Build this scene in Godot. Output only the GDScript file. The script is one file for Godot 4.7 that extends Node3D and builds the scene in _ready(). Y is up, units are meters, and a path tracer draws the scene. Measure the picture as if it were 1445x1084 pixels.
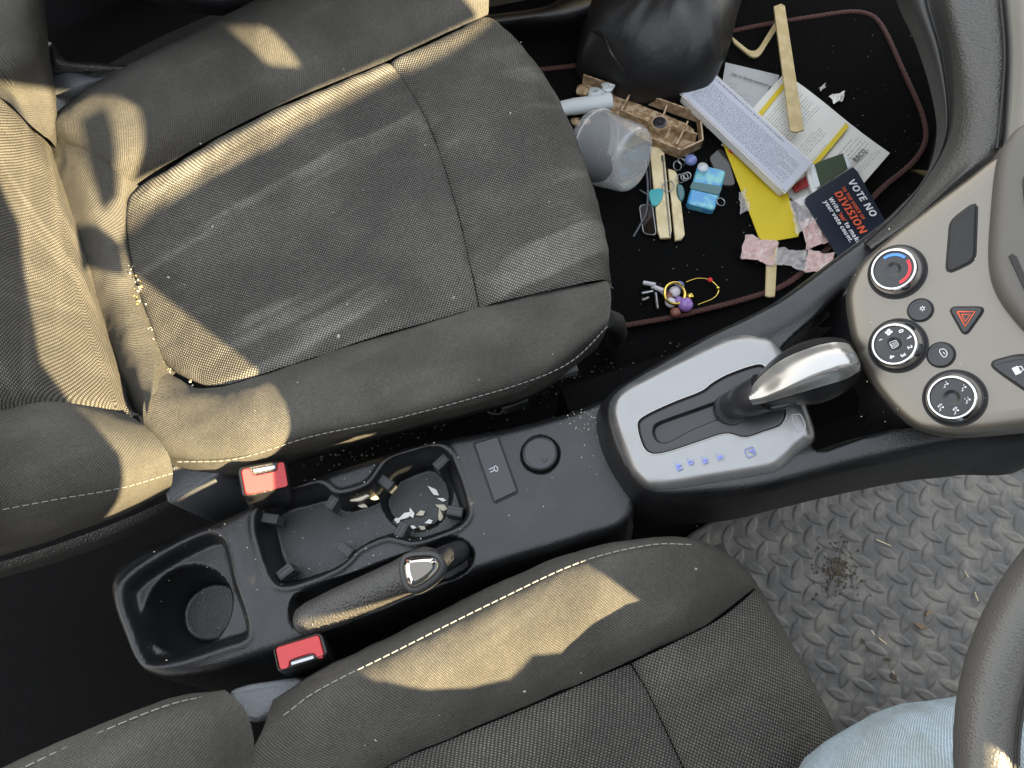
extends Node3D
# Interior of a small car seen from above: two front seats, centre console, dashboard, floor mats and litter.
const FOC := 1050.0
const CAMY := 0.92
const TILT := 20.0
var FW := Vector3(cos(deg_to_rad(18.0)), 0, -sin(deg_to_rad(18.0)))   # the car's forward direction
var LT := Vector3(-sin(deg_to_rad(18.0)), 0, -cos(deg_to_rad(18.0)))  # towards the passenger door
var M := {}
var names := {}
var rng := RandomNumberGenerator.new()
var wrinkle := FastNoiseLite.new()

# ---------- layout: real points of the place, read off sight lines at known heights ----------
func ray(px, py) -> Vector3:
	var c = cos(deg_to_rad(TILT)); var s = sin(deg_to_rad(TILT))
	var dx = (px - 722.5) / FOC; var dy = (542.0 - py) / FOC
	return Vector3(dx, -c + dy * s, -s - dy * c)
func W(px, py, h) -> Vector3:
	var d = ray(px, py); var t = (h - CAMY) / d.y
	return Vector3(0, CAMY, 0) + d * t
func WP(px, py, o: Vector3, n: Vector3) -> Vector3:
	var d = ray(px, py); var e = Vector3(0, CAMY, 0)
	return e + d * ((o - e).dot(n) / d.dot(n))
func WH(px, py, f: Callable) -> Vector3:
	var p = W(px, py, 0.3)
	for i in 6: p = W(px, py, f.call(p.x, p.z))
	return p
func R(list) -> Array:      # [[px, py, height], ...] or Vector3
	var o = []
	for q in list: o.append(q if q is Vector3 else W(q[0], q[1], q[2]))
	return o
func RH(list, h) -> Array:
	var o = []
	for q in list: o.append(W(q[0], q[1], h))
	return o
func zz(list, ox, oy, sc) -> Array:
	var o = []
	for q in list: o.append([q[0] / sc + ox, q[1] / sc + oy])
	return o

# ---------- curves ----------
func cr(pts: Array, n: int, closed := false) -> Array:
	var p = pts.duplicate()
	if closed: p.append(pts[0])
	var m = p.size()
	if m == 2 and not closed:
		var o2 = []
		for i in n + 1: o2.append(p[0].lerp(p[1], float(i) / n))
		return o2
	var t = [0.0]
	for i in range(1, m): t.append(t[i - 1] + maxf(1e-6, pow(p[i].distance_to(p[i - 1]), 0.75)))
	var tg = []
	for i in m:
		var a = i - 1; var b = i + 1; var ta; var tb; var pa; var pb
		if i == 0:
			if closed: pa = p[m - 2]; ta = -(t[m - 1] - t[m - 2]); pb = p[1]; tb = t[1]
			else: pa = p[0]; ta = 0.0; pb = p[1]; tb = t[1]
		elif i == m - 1:
			if closed: pa = p[m - 2]; ta = t[m - 2]; pb = p[1]; tb = t[m - 1] + t[1]
			else: pa = p[m - 2]; ta = t[m - 2]; pb = p[m - 1]; tb = t[m - 1]
		else: pa = p[a]; pb = p[b]; ta = t[a]; tb = t[b]
		tg.append((pb - pa) / (tb - ta))
	var fine = []
	for i in m - 1:
		var k = 10
		for j in k:
			var s = float(j) / k; var d = t[i + 1] - t[i]
			var s2 = s * s; var s3 = s2 * s
			fine.append(p[i] * (2 * s3 - 3 * s2 + 1) + tg[i] * d * (s3 - 2 * s2 + s) + p[i + 1] * (-2 * s3 + 3 * s2) + tg[i + 1] * d * (s3 - s2))
	fine.append(p[m - 1])
	return even(fine, n, closed)
func even(fine: Array, n: int, closed := false) -> Array:
	var acc = [0.0]
	for i in range(1, fine.size()): acc.append(acc[i - 1] + fine[i].distance_to(fine[i - 1]))
	var total = acc[-1]; var o = []; var k = 0
	for i in (n if closed else n + 1):
		var want = total * i / n
		while k < fine.size() - 2 and acc[k + 1] < want: k += 1
		var seg = acc[k + 1] - acc[k]
		o.append(fine[k].lerp(fine[k + 1], 0.0 if seg < 1e-9 else clampf((want - acc[k]) / seg, 0, 1)))
	return o
func poly_even(pts: Array, n: int) -> Array:
	var p = pts.duplicate(); p.append(pts[0]); return even(p, n, true)
func rounded(pts: Array, r: float, steps := 4) -> Array:   # a polygon with rounded corners
	var o = []; var m = pts.size()
	for i in m:
		var a = pts[(i + m - 1) % m]; var b = pts[i]; var c = pts[(i + 1) % m]
		var ra = minf(r, a.distance_to(b) * 0.45); var rc = minf(r, c.distance_to(b) * 0.45)
		var pa = b + (a - b).normalized() * ra; var pc = b + (c - b).normalized() * rc
		for k in steps + 1:
			var s = float(k) / steps
			o.append(pa.lerp(b, s).lerp(b.lerp(pc, s), s))
	return o
func shift(loop: Array, d: Vector3) -> Array:
	var o = []
	for p in loop: o.append(p + d)
	return o
func mid(loop: Array) -> Vector3:
	var c = Vector3.ZERO
	for p in loop: c += p
	return c / loop.size()
func inset(loop: Array, d: float, n: Vector3) -> Array:    # every point moves d towards the inside, in the plane across n
	var m = loop.size(); var o = []; var c = mid(loop); var sgn = 0.0; var e = []
	for i in m:
		var tdir = (loop[(i + 1) % m] - loop[(i + m - 1) % m]).normalized()
		var q = n.cross(tdir).normalized(); e.append(q)
		sgn += q.dot(c - loop[i])
	for i in m: o.append(loop[i] + e[i] * d * (1.0 if sgn > 0 else -1.0))
	return o
func circle(c: Vector3, n: Vector3, r: float, k := 32, ref := Vector3(1, 0, 0), ry := -1.0) -> Array:
	var x = (ref - n * ref.dot(n)).normalized(); var y = n.cross(x).normalized(); var o = []
	for i in k:
		var a = TAU * i / k
		o.append(c + x * cos(a) * r + y * sin(a) * (r if ry < 0 else ry))
	return o

# ---------- mesh builder ----------
class MB:
	var v := PackedVector3Array(); var n := PackedVector3Array(); var uv := PackedVector2Array(); var tg := PackedFloat32Array(); var ix := PackedInt32Array()
	func grid(P: Array, closed: bool, want: Vector3, outwards: bool):
		var nv = P.size(); var nu = P[0].size(); var base = v.size()
		var cen = Vector3.ZERO
		for row in P: for q in row: cen += q
		cen /= float(nu * nv)
		var nn = []; var sign = 0.0; var us = []
		for j in nv:
			var row = []; var ua = 0.0; var ur = []
			for i in nu:
				var i0 = (i + nu - 1) % nu if closed else maxi(i - 1, 0)
				var i1 = (i + 1) % nu if closed else mini(i + 1, nu - 1)
				var du = P[j][i1] - P[j][i0]
				if du.length() < 1e-7:
					var jj = j + 1 if j + 1 < nv else j - 1
					du = P[jj][i1] - P[jj][i0]
				var dv = P[mini(j + 1, nv - 1)][i] - P[maxi(j - 1, 0)][i]
				var q = du.cross(dv)
				sign += q.dot((P[j][i] - cen) if outwards else want)
				row.append([q.normalized() if q.length() > 1e-12 else want, du.normalized()])
				if i > 0: ua += P[j][i].distance_to(P[j][i - 1])
				ur.append(ua)
			nn.append(row); us.append(ur)
		var f = 1.0 if sign >= 0 else -1.0
		var va = []; 
		for i in nu: va.append(0.0)
		for j in nv:
			for i in nu + (1 if closed else 0):
				var k = i % nu
				if j > 0 and i < nu: va[k] += P[j][k].distance_to(P[j - 1][k])
				v.append(P[j][k]); n.append(nn[j][k][0] * f)
				uv.append(Vector2(us[j][k] if i < nu else us[j][nu - 1] + P[j][0].distance_to(P[j][nu - 1]), va[k]))
				var td = nn[j][k][1]; tg.append_array([td.x, td.y, td.z, -f])
		var w = nu + (1 if closed else 0)
		for j in nv - 1:
			for i in w - 1:
				var a = base + j * w + i; var b = a + 1; var c = a + w; var d = c + 1
				if f > 0: ix.append_array([a, d, b, a, c, d])
				else: ix.append_array([a, b, d, a, d, c])
	func cap(loop: Array, want: Vector3):
		var c = Vector3.ZERO
		for q in loop: c += q
		c /= loop.size()
		var nrm = Vector3.ZERO
		for i in loop.size(): nrm += (loop[i] - c).cross(loop[(i + 1) % loop.size()] - c)
		nrm = nrm.normalized()
		if nrm.dot(want) < 0: nrm = -nrm
		var x = nrm.cross(Vector3(0.3, 0.2, 0.9)).normalized(); var y = nrm.cross(x)
		var flat = PackedVector2Array()
		for q in loop: flat.append(Vector2((q - c).dot(x), (q - c).dot(y)))
		var tri = Geometry2D.triangulate_polygon(flat)
		var base = v.size()
		for i in loop.size():
			v.append(loop[i]); n.append(nrm); uv.append(flat[i]); tg.append_array([x.x, x.y, x.z, 1.0])
		for i in range(0, tri.size(), 3):
			var a = tri[i]; var b = tri[i + 1]; var d = tri[i + 2]
			if (loop[b] - loop[a]).cross(loop[d] - loop[a]).dot(nrm) > 0: ix.append_array([base + a, base + d, base + b])
			else: ix.append_array([base + a, base + b, base + d])
	func commit() -> ArrayMesh:
		var ar = []; ar.resize(Mesh.ARRAY_MAX)
		ar[Mesh.ARRAY_VERTEX] = v; ar[Mesh.ARRAY_NORMAL] = n; ar[Mesh.ARRAY_TEX_UV] = uv; ar[Mesh.ARRAY_TEX_UV2] = uv; ar[Mesh.ARRAY_TANGENT] = tg; ar[Mesh.ARRAY_INDEX] = ix
		var m = ArrayMesh.new(); m.add_surface_from_arrays(Mesh.PRIMITIVE_TRIANGLES, ar); return m

func sheet(rails: Array, nu: int, nv: int, o := {}) -> MB:     # a spline surface through rails
	var rs = []
	for r in rails: rs.append(cr(r, nu))
	var P = []
	for j in nv + 1: P.append([])
	for i in nu + 1:
		var col = []
		for r in rs: col.append(r[i])
		var c = cr(col, nv)
		for j in nv + 1: P[j].append(c[j])
	finish(P, o)
	var mb = MB.new(); mb.grid(P, false, o.get("want", Vector3.UP), o.get("out", false)); return mb
func finish(P: Array, o: Dictionary):
	var seam = o.get("seam", null); var amp = o.get("noise", 0.0); var nf = o.get("nf", 22.0); var sw = o.get("sw", 0.006)
	if seam == null and amp == 0.0: return
	var nv = P.size(); var nu = P[0].size()
	var va = []
	var tot = []
	for i in nu:
		var a = [0.0]
		for j in range(1, nv): a.append(a[j - 1] + P[j][i].distance_to(P[j - 1][i]))
		va.append(a); tot.append(a[-1])
	var Q = []
	for j in nv:
		var ua = [0.0]
		for i in range(1, nu): ua.append(ua[i - 1] + P[j][i].distance_to(P[j][i - 1]))
		var row = []
		for i in nu:
			var d = Vector3.ZERO
			var nr = (P[j][mini(i + 1, nu - 1)] - P[j][maxi(i - 1, 0)]).cross(P[mini(j + 1, nv - 1)][i] - P[maxi(j - 1, 0)][i]).normalized()
			if nr.dot(o.get("want", Vector3.UP)) < 0: nr = -nr
			if seam:
				var g = seam[0] * exp(-ua[i] / sw) + seam[1] * exp(-(ua[-1] - ua[i]) / sw) + seam[2] * exp(-va[i][j] / sw) + seam[3] * exp(-(tot[i] - va[i][j]) / sw)
				d -= nr * g
			if amp > 0.0:
				var q = P[j][i] * nf
				d += nr * (amp * wrinkle.get_noise_3d(q.x * 100, q.y * 100, q.z * 100) + amp * 0.22 * wrinkle.get_noise_3d(q.x * 420 + 50, q.y * 420, q.z * 420))
			row.append(d)
		Q.append(row)
	for j in nv: for i in nu: P[j][i] += Q[j][i]
func stack(loops: Array, cap0 := false, cap1 := true, want := Vector3.UP) -> MB:   # closed outlines joined one after the other; null starts a hard edge
	var mb = MB.new(); var run = []; var last = null; var first = null
	for l in loops + [null]:
		if l == null:
			if run.size() > 1: mb.grid(run, true, want, true)
			run = [] if last == null else [last]
		else:
			if first == null: first = l
			run.append(l); last = l
	if cap0: mb.cap(first, -want)
	if cap1: mb.cap(last, want)
	return mb
func tube(mb: MB, path: Array, r, k := 8):
	var P = []; var m = path.size(); var ref = Vector3(0.13, 0.9, 0.31)
	for i in m:
		var tdir = (path[mini(i + 1, m - 1)] - path[maxi(i - 1, 0)]).normalized()
		ref = (ref - tdir * ref.dot(tdir)).normalized()
		var y = tdir.cross(ref); var row = []; var rr = r if r is float else r[i]
		for j in k: row.append(path[i] + (ref * cos(TAU * j / k) + y * sin(TAU * j / k)) * rr)
		P.append(row)
	mb.grid(P, true, Vector3.UP, true)
	mb.cap(P[0], path[0] - path[1]); mb.cap(P[-1], path[-1] - path[-2])
func box(mb: MB, c: Vector3, x: Vector3, y: Vector3, z: Vector3):   # half-axes
	for s in [[x, y, z], [y, z, x], [z, x, y]]:
		for d in [-1.0, 1.0]:
			mb.cap([c + s[0] * d + s[1] + s[2], c + s[0] * d - s[1] + s[2], c + s[0] * d - s[1] - s[2], c + s[0] * d + s[1] - s[2]], s[0] * d)
func lump(loop: Array, depth: float, b: float, n := Vector3.UP, k := 3) -> MB:   # a slab with that top outline, edges rounded by b
	var ls = [shift(loop, -n * depth), shift(loop, -n * b)]
	for i in k: 
		var a = PI / 2 * (i + 1) / k
		ls.append(shift(inset(loop, b * (1 - cos(a)), n), -n * b * (1 - sin(a))))
	return stack(ls, true, true, n)

# ---------- nodes ----------
func put(called: String, mb, material, parent: Node = self) -> MeshInstance3D:
	var o = MeshInstance3D.new(); o.name = called
	o.mesh = mb.commit() if mb is MB else mb
	o.material_override = material
	o.cast_shadow = GeometryInstance3D.SHADOW_CASTING_SETTING_ON
	if parent == self: o.name = numbered(called)
	parent.add_child(o, true); return o
func numbered(called: String) -> String:
	names[called] = names.get(called, -1) + 1
	return called if names[called] == 0 else "%s_%03d" % [called, names[called]]
func tag(o: Node, label: String, category: String, group := "", kind := ""):
	o.set_meta("label", label); o.set_meta("category", category)
	if group: o.set_meta("group", group)
	if kind: o.set_meta("kind", kind)
	return o
func thing(called: String, label: String, category: String, group := "") -> Node3D:
	var o = Node3D.new(); o.name = numbered(called); add_child(o); tag(o, label, category, group); return o
func setting(called: String, mb, material, label: String, category: String):
	var o = put(called, mb, material); tag(o, label, category, "", "structure"); return o
func letters(parent: Node, called: String, words: String, at: Vector3, along: Vector3, up: Vector3, high: float, material, bold := true, wide := 1.0, depth := 0.0004) -> MeshInstance3D:
	var t = TextMesh.new(); var f = SystemFont.new(); f.font_names = PackedStringArray(["Droid Sans"]); f.font_weight = 700 if bold else 400
	t.font = f; t.text = words; t.font_size = 32; t.pixel_size = high / 23.0; t.depth = depth; t.curve_step = 2.0
	t.horizontal_alignment = HORIZONTAL_ALIGNMENT_LEFT; t.vertical_alignment = VERTICAL_ALIGNMENT_BOTTOM
	var o = put(called, t, material, parent)
	var x = along.normalized(); var y = (up - x * up.dot(x)).normalized()
	o.transform = Transform3D(Basis(x * wide, y, x.cross(y)), at); return o
func picture(parent: Node, called: String, c0: Vector3, c1: Vector3, c2: Vector3, c3: Vector3, material) -> MeshInstance3D:   # a flat print, corners top left, top right, bottom right, bottom left
	var ar = []; ar.resize(Mesh.ARRAY_MAX); var nr = (c1 - c0).cross(c3 - c0).normalized()
	if nr.y < 0: nr = -nr
	ar[Mesh.ARRAY_VERTEX] = PackedVector3Array([c0, c1, c2, c3]); ar[Mesh.ARRAY_NORMAL] = PackedVector3Array([nr, nr, nr, nr])
	ar[Mesh.ARRAY_TEX_UV] = PackedVector2Array([Vector2(0, 0), Vector2(1, 0), Vector2(1, 1), Vector2(0, 1)])
	var td = (c1 - c0).normalized()
	ar[Mesh.ARRAY_TANGENT] = PackedFloat32Array([td.x, td.y, td.z, 1, td.x, td.y, td.z, 1, td.x, td.y, td.z, 1, td.x, td.y, td.z, 1])
	ar[Mesh.ARRAY_INDEX] = PackedInt32Array([0, 1, 2, 0, 2, 3])
	var m = ArrayMesh.new(); m.add_surface_from_arrays(Mesh.PRIMITIVE_TRIANGLES, ar)
	return put(called, m, material, parent)
func sdf(poly: PackedVector2Array, p: Vector2) -> float:
	var best = 1e9; var m = poly.size()
	for i in m:
		var a = poly[i]; var b = poly[(i + 1) % m]; var ab = b - a
		var t = clampf((p - a).dot(ab) / maxf(ab.length_squared(), 1e-12), 0, 1)
		best = minf(best, (a + ab * t).distance_squared_to(p))
	best = sqrt(best)
	return -best if Geometry2D.is_point_in_polygon(p, poly) else best
func flat(loop: Array) -> PackedVector2Array:
	var o = PackedVector2Array()
	for p in loop: o.append(Vector2(p.x, p.z))
	return o

func _ready():
	# camera, sky, sun, exposure
	var cam = Camera3D.new(); cam.name = "camera"; add_child(cam)
	var c = cos(deg_to_rad(TILT)); var s = sin(deg_to_rad(TILT))
	cam.transform = Transform3D(Basis(Vector3(1, 0, 0), Vector3(0, s, -c), Vector3(0, c, s)), Vector3(0, CAMY, 0))
	cam.fov = rad_to_deg(2.0 * atan(542.0 / FOC)); cam.near = 0.02; cam.far = 50.0; cam.current = true
	var env = Environment.new(); var sky = Sky.new(); var sm = ProceduralSkyMaterial.new()
	sm.sky_top_color = Color(0.71, 0.735, 0.765); sm.sky_horizon_color = Color(0.87, 0.845, 0.80); sm.sky_curve = 0.25
	sm.ground_bottom_color = Color(0.36, 0.33, 0.29); sm.ground_horizon_color = Color(0.62, 0.60, 0.56); sm.sun_angle_max = 20.0; sm.sun_curve = 0.1
	sky.sky_material = sm; env.sky = sky; env.background_mode = Environment.BG_SKY; env.background_energy_multiplier = 0.54
	env.tonemap_mode = Environment.TONE_MAPPER_LINEAR; env.tonemap_exposure = 9.5
	env.sdfgi_enabled = true; env.ssao_enabled = true; env.ssil_enabled = true
	var we = WorldEnvironment.new(); we.name = "world_environment"; we.environment = env; add_child(we)
	var sun = DirectionalLight3D.new(); sun.name = "sun"; add_child(sun)
	sun.light_energy = 1.6; sun.light_color = Color(1.0, 0.90, 0.70); sun.light_angular_distance = 0.35; sun.shadow_enabled = true
	sun.look_at_from_position(SUN * 3.0, Vector3.ZERO, Vector3.UP)
	wrinkle.seed = 4; wrinkle.frequency = 0.01; wrinkle.fractal_octaves = 3
	rng.seed = 77
	make_materials()
	build_shell()
	build_passenger_seat()
	build_driver_seat()
	build_console()
	build_dashboard()
	build_wheel_and_person()
	build_mats()
	build_litter()
	build_door_and_blocker()
const SUN := Vector3(0.726, 0.5, 0.472)

# ---------- materials ----------
func lin(r, g, b) -> Color: return Color(r, g, b).linear_to_srgb()
func mat(c: Color, rough := 0.6, metal := 0.0, spec := 0.5) -> StandardMaterial3D:
	var m = StandardMaterial3D.new(); m.albedo_color = c; m.roughness = rough; m.metallic = metal; m.metallic_specular = spec; return m
func tex(im: Image) -> ImageTexture: return ImageTexture.create_from_image(im)
func noise_image(size: int, freq: float, oct: int, s: int, kind := FastNoiseLite.TYPE_SIMPLEX_SMOOTH) -> Image:
	var f = FastNoiseLite.new(); f.seed = s; f.frequency = freq; f.noise_type = kind; f.fractal_octaves = oct
	if kind == FastNoiseLite.TYPE_CELLULAR: f.cellular_return_type = FastNoiseLite.RETURN_DISTANCE2_SUB; f.fractal_type = FastNoiseLite.FRACTAL_NONE
	return f.get_seamless_image(size, size)
func ramp(im: Image, lo: float, hi: float, a: Color, b: Color) -> Image:   # grey picture to colours
	var o = Image.create(im.get_width(), im.get_height(), false, Image.FORMAT_RGB8)
	for y in im.get_height():
		for x in im.get_width():
			o.set_pixel(x, y, a.lerp(b, smoothstep(lo, hi, im.get_pixel(x, y).r)))
	return o
func bump(im: Image, k: float) -> ImageTexture:
	var b = im.duplicate(); b.convert(Image.FORMAT_RGBA8); b.bump_map_to_normal_map(k); return tex(b)
func grainy(m: StandardMaterial3D, im: Image, k: float, size: float, world := true) -> StandardMaterial3D:
	m.normal_enabled = true; m.normal_texture = bump(im, k); m.normal_scale = 1.0
	m.uv1_triplanar = true; m.uv1_world_triplanar = world; m.uv1_scale = Vector3.ONE / size; return m

func weave(cells: int, size: int, gap: Color, thread: Color, tint: Color, s: int) -> Array:    # spacer-mesh cloth: raised oval loops on a dark ground
	var r = RandomNumberGenerator.new(); r.seed = s
	var hgt = Image.create(size, size, false, Image.FORMAT_RGB8); var col = Image.create(size, size, false, Image.FORMAT_RGB8)
	var amount = []
	for i in cells * cells * 2: amount.append(clampf(r.randfn(0.8, 0.03), 0.6, 1.1))
	var cs = float(size) / cells
	for y in size:
		for x in size:
			var best = 0.0; var who = 0
			for k in 2:
				var fx = x / cs - 0.5 * k; var fy = y / cs - 0.5 * k
				var ix = int(floor(fx)); var iy = int(floor(fy))
				var dx = (fx - ix - 0.5) / 0.34; var dy = (fy - iy - 0.5) / 0.25
				var q = 1.0 - dx * dx - dy * dy
				if q > best: best = q; who = ((ix + cells) % cells + ((iy + cells) % cells) * cells) * 2 + k
			var e = sqrt(maxf(best, 0.0))
			hgt.set_pixel(x, y, Color(e, e, e))
			var c = gap.lerp(thread.lerp(tint, clampf(amount[who] - 0.75, 0, 1)) * amount[who], smoothstep(0.05, 0.75, e)); c.a = 1
			col.set_pixel(x, y, c)
	return [col, hgt]

func dusty(m: StandardMaterial3D, im: ImageTexture, size: float):    # patches of pale dust with an outline and grain of their own
	m.detail_enabled = true; m.detail_blend_mode = BaseMaterial3D.BLEND_MODE_MUL; m.detail_uv_layer = BaseMaterial3D.DETAIL_UV_2
	m.detail_albedo = im; m.uv2_scale = Vector3.ONE / size; m.uv2_triplanar = true; m.uv2_world_triplanar = true

func streaked(size: int, s: int, much: float) -> Image:     # slanting paler streaks in the cloth, with patches of dust
	var f = FastNoiseLite.new(); f.seed = s; f.frequency = 0.01; f.fractal_octaves = 4
	var o = Image.create(size, size, false, Image.FORMAT_RGB8)
	for py in size:
		for px in size:
			var x = px * 1.6; var y = py * 1.6
			var a = x * 0.87 - y * 0.5; var b = x * 0.5 + y * 0.87 + 6.0 * f.get_noise_2d(x * 0.6, y * 0.6)
			var k = smoothstep(0.02, 0.34, f.get_noise_2d(a * 0.28, b * 5.2 + 900.0)) * smoothstep(-0.3, 0.15, f.get_noise_2d(x * 0.7 + 300.0, y * 0.7))
			var p = smoothstep(-0.4, 0.5, f.get_noise_2d(x * 1.3, y * 1.3 + 500.0)) ; var g = 0.05 * f.get_noise_2d(x * 30.0, y * 30.0)
			var v = clampf(0.60 + 0.14 * p + much * k + g, 0, 1); o.set_pixel(px, py, Color(v, v * 0.995, v * 0.985))
	return o
func twill(size: int, a: Color, b: Color, s: int) -> Array:       # denim: slanting ribs with paler slubs
	var r = RandomNumberGenerator.new(); r.seed = s; var f = FastNoiseLite.new(); f.seed = s; f.frequency = 0.05
	var o = Image.create(size, size, false, Image.FORMAT_RGB8); var h = Image.create(size, size, false, Image.FORMAT_RGB8)
	for y in size:
		for x in size:
			var e = clampf(0.5 + 0.5 * sin(TAU * (x + y) / 8.0) * 0.8 + 0.35 * f.get_noise_2d(x * 0.4, y * 3.0) + r.randf_range(-0.12, 0.12), 0, 1)
			o.set_pixel(x, y, a.lerp(b, e)); h.set_pixel(x, y, Color(e, e, e))
	return [o, h]
func make_materials():
	var fine = noise_image(256, 0.06, 3, 3); var coarse = noise_image(256, 0.012, 4, 5); var cell = noise_image(256, 0.09, 1, 7, FastNoiseLite.TYPE_CELLULAR)
	var cell_fine = noise_image(256, 0.16, 1, 9, FastNoiseLite.TYPE_CELLULAR)
	# seat cloth
	var w = weave(16, 256, lin(0.045, 0.0425, 0.038), lin(0.40, 0.377, 0.335), lin(0.50, 0.475, 0.43), 11)
	var m = mat(Color.WHITE, 0.75, 0, 0.35); m.albedo_texture = tex(w[0]); m.normal_enabled = true; m.normal_texture = bump(w[1], 5.0); m.normal_scale = 0.8
	m.uv1_scale = Vector3(1 / 0.0535, 1 / 0.0535, 1); M.mesh_cloth = m
	var patch = noise_image(512, 0.011, 5, 21); var streak = noise_image(512, 0.006, 4, 23)
	dusty(M.mesh_cloth, tex(streaked(512, 9, 0.32)), 1.6); M.mesh_cloth.uv2_offset = Vector3(0.5, 0.5, 0.7)
	M.mesh_cloth_worn = M.mesh_cloth.duplicate(); M.mesh_cloth_worn.detail_albedo = tex(streaked(512, 29, 0.03))
	var cw = Image.create(256, 256, false, Image.FORMAT_RGB8); var ch = Image.create(256, 256, false, Image.FORMAT_RGB8)
	var r = RandomNumberGenerator.new(); r.seed = 5
	for y in 256:
		for x in 256:
			var e = 0.5 + 0.24 * (sin(TAU * (x + y) / 8.0) + sin(TAU * (x - y) / 8.0))
			e = clampf(e + r.randf_range(-0.28, 0.28), 0, 1)
			ch.set_pixel(x, y, Color(e, e, e)); var mott = 0.85 + 0.5 * fine.get_pixel(x, y).r - 0.1
			var c = lin(0.084, 0.081, 0.074).lerp(lin(0.285, 0.272, 0.243), e * e * mott); cw.set_pixel(x, y, c)
	m = mat(Color.WHITE, 0.85, 0, 0.3); m.albedo_texture = tex(cw); m.normal_enabled = true; m.normal_texture = bump(ch, 4.0); m.normal_scale = 0.8
	m.uv1_scale = Vector3(1 / 0.07, 1 / 0.07, 1); dusty(m, tex(streaked(512, 19, 0.07)), 1.6); m.uv2_offset = Vector3(0.5, 0.5, 0.7); M.cloth = m
	M.thread = mat(lin(0.19, 0.185, 0.17), 0.8)
	M.lint = mat(lin(0.24, 0.235, 0.22), 0.9)
	# plastics
	M.black = grainy(mat(lin(0.0095, 0.0098, 0.0105), 0.36), cell, 1.5, 0.04)
	dusty(M.black, tex(ramp(patch, 0.3, 0.75, Color(0.72, 0.72, 0.75), Color(1, 1, 1))), 0.3)
	M.black_smooth = mat(lin(0.014, 0.0145, 0.017), 0.32)
	M.black_matt = mat(lin(0.012, 0.012, 0.0125), 0.7)
	M.rubber = grainy(mat(lin(0.032, 0.033, 0.034), 0.62), fine, 0.6, 0.03)
	M.leather = grainy(mat(lin(0.030, 0.029, 0.0275), 0.5), cell, 5.0, 0.06)
	M.dash_smooth = grainy(mat(lin(0.019, 0.0185, 0.018), 0.55), cell_fine, 1.0, 0.04)
	M.grip = grainy(mat(lin(0.035, 0.033, 0.031), 0.5), cell, 4.5, 0.06)
	M.hinge = grainy(mat(lin(0.085, 0.09, 0.10), 0.45), cell, 3.0, 0.04)
	M.dash_cloth = mat(Color.WHITE, 0.9); var dc = Image.create(64, 64, false, Image.FORMAT_RGB8)
	for y in 64:
		for x in 64:
			var e = 0.5 + 0.5 * sin(TAU * y / 16.0) * (0.7 + 0.3 * sin(TAU * x / 8.0))
			dc.set_pixel(x, y, lin(0.15, 0.147, 0.13).lerp(lin(0.30, 0.295, 0.27), e))
	M.dash_cloth.albedo_texture = tex(dc); M.dash_cloth.uv1_scale = Vector3(1 / 0.008, 1 / 0.008, 1)
	# metal-look paint and chrome
	var sm = ramp(patch, 0.3, 0.8, Color(0.30, 0.30, 0.30), Color(0.42, 0.42, 0.42))
	M.silver = mat(lin(0.225, 0.225, 0.225), 0.34, 0.85); M.silver.roughness_texture = tex(sm); M.silver.roughness = 0.95; M.silver.uv1_triplanar = true; M.silver.uv1_world_triplanar = true; M.silver.uv1_scale = Vector3.ONE * 8.0
	M.silver_knob = mat(lin(0.36, 0.355, 0.345), 0.20, 0.75)
	M.fascia = mat(lin(0.165, 0.151, 0.130), 0.33, 0.8)
	M.pod = mat(lin(0.075, 0.070, 0.062), 0.48)
	M.chrome = mat(lin(0.62, 0.62, 0.63), 0.10, 1.0)
	M.red = mat(lin(0.36, 0.018, 0.020), 0.38); M.orange_print = mat(lin(0.65, 0.10, 0.035), 0.6)
	M.blue_print = mat(lin(0.06, 0.23, 0.75), 0.5); M.red_print = mat(lin(0.72, 0.02, 0.03), 0.5); M.white_print = mat(lin(0.68, 0.69, 0.72), 0.6)
	M.gear_print = mat(lin(0.16, 0.20, 0.55), 0.6)
	M.grey_print = mat(lin(0.10, 0.10, 0.10), 0.6)
	# floor
	var pile = noise_image(512, 0.25, 2, 41)
	var cm = mat(Color.WHITE, 0.95, 0, 0.1); cm.albedo_texture = tex(ramp(pile, 0.3, 0.75, lin(0.0035, 0.0035, 0.0037), lin(0.012, 0.0118, 0.0116))); cm = grainy(cm, pile, 6.0, 0.16); M.carpet = cm
	M.binding = mat(lin(0.060, 0.022, 0.018), 0.85)
	var rm = mat(Color.WHITE, 0.52); rm.albedo_texture = tex(ramp(patch, 0.25, 0.8, lin(0.066, 0.063, 0.060), lin(0.135, 0.122, 0.106))); rm = grainy(rm, fine, 0.8, 0.3); M.mat_rubber = rm
	M.dirt = mat(lin(0.085, 0.068, 0.048), 0.95); M.tan_sand = mat(lin(0.19, 0.13, 0.08), 0.95); M.crumb = mat(lin(0.50, 0.46, 0.36), 0.9); M.leaf = mat(lin(0.19, 0.13, 0.08), 0.8); M.sand = mat(lin(0.55, 0.36, 0.12), 0.9)
	# litter
	M.paper = mat(lin(0.72, 0.71, 0.68), 0.8); M.yellow = mat(lin(0.62, 0.47, 0.012), 0.6); M.stick = mat(lin(0.55, 0.44, 0.24), 0.75); M.wood = mat(lin(0.72, 0.61, 0.38), 0.7)
	for k in ["stick", "wood"]:
		M[k] = grainy(M[k], fine, 0.8, 0.05); dusty(M[k], tex(ramp(streak, 0.25, 0.7, Color(0.93, 0.92, 0.89), Color(1, 1, 1))), 0.09)
	M.bracket = mat(lin(0.50, 0.37, 0.24), 0.6); dusty(M.bracket, tex(ramp(patch, 0.3, 0.6, Color(0.75, 0.70, 0.62), Color(1, 1, 1))), 0.08)
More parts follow.
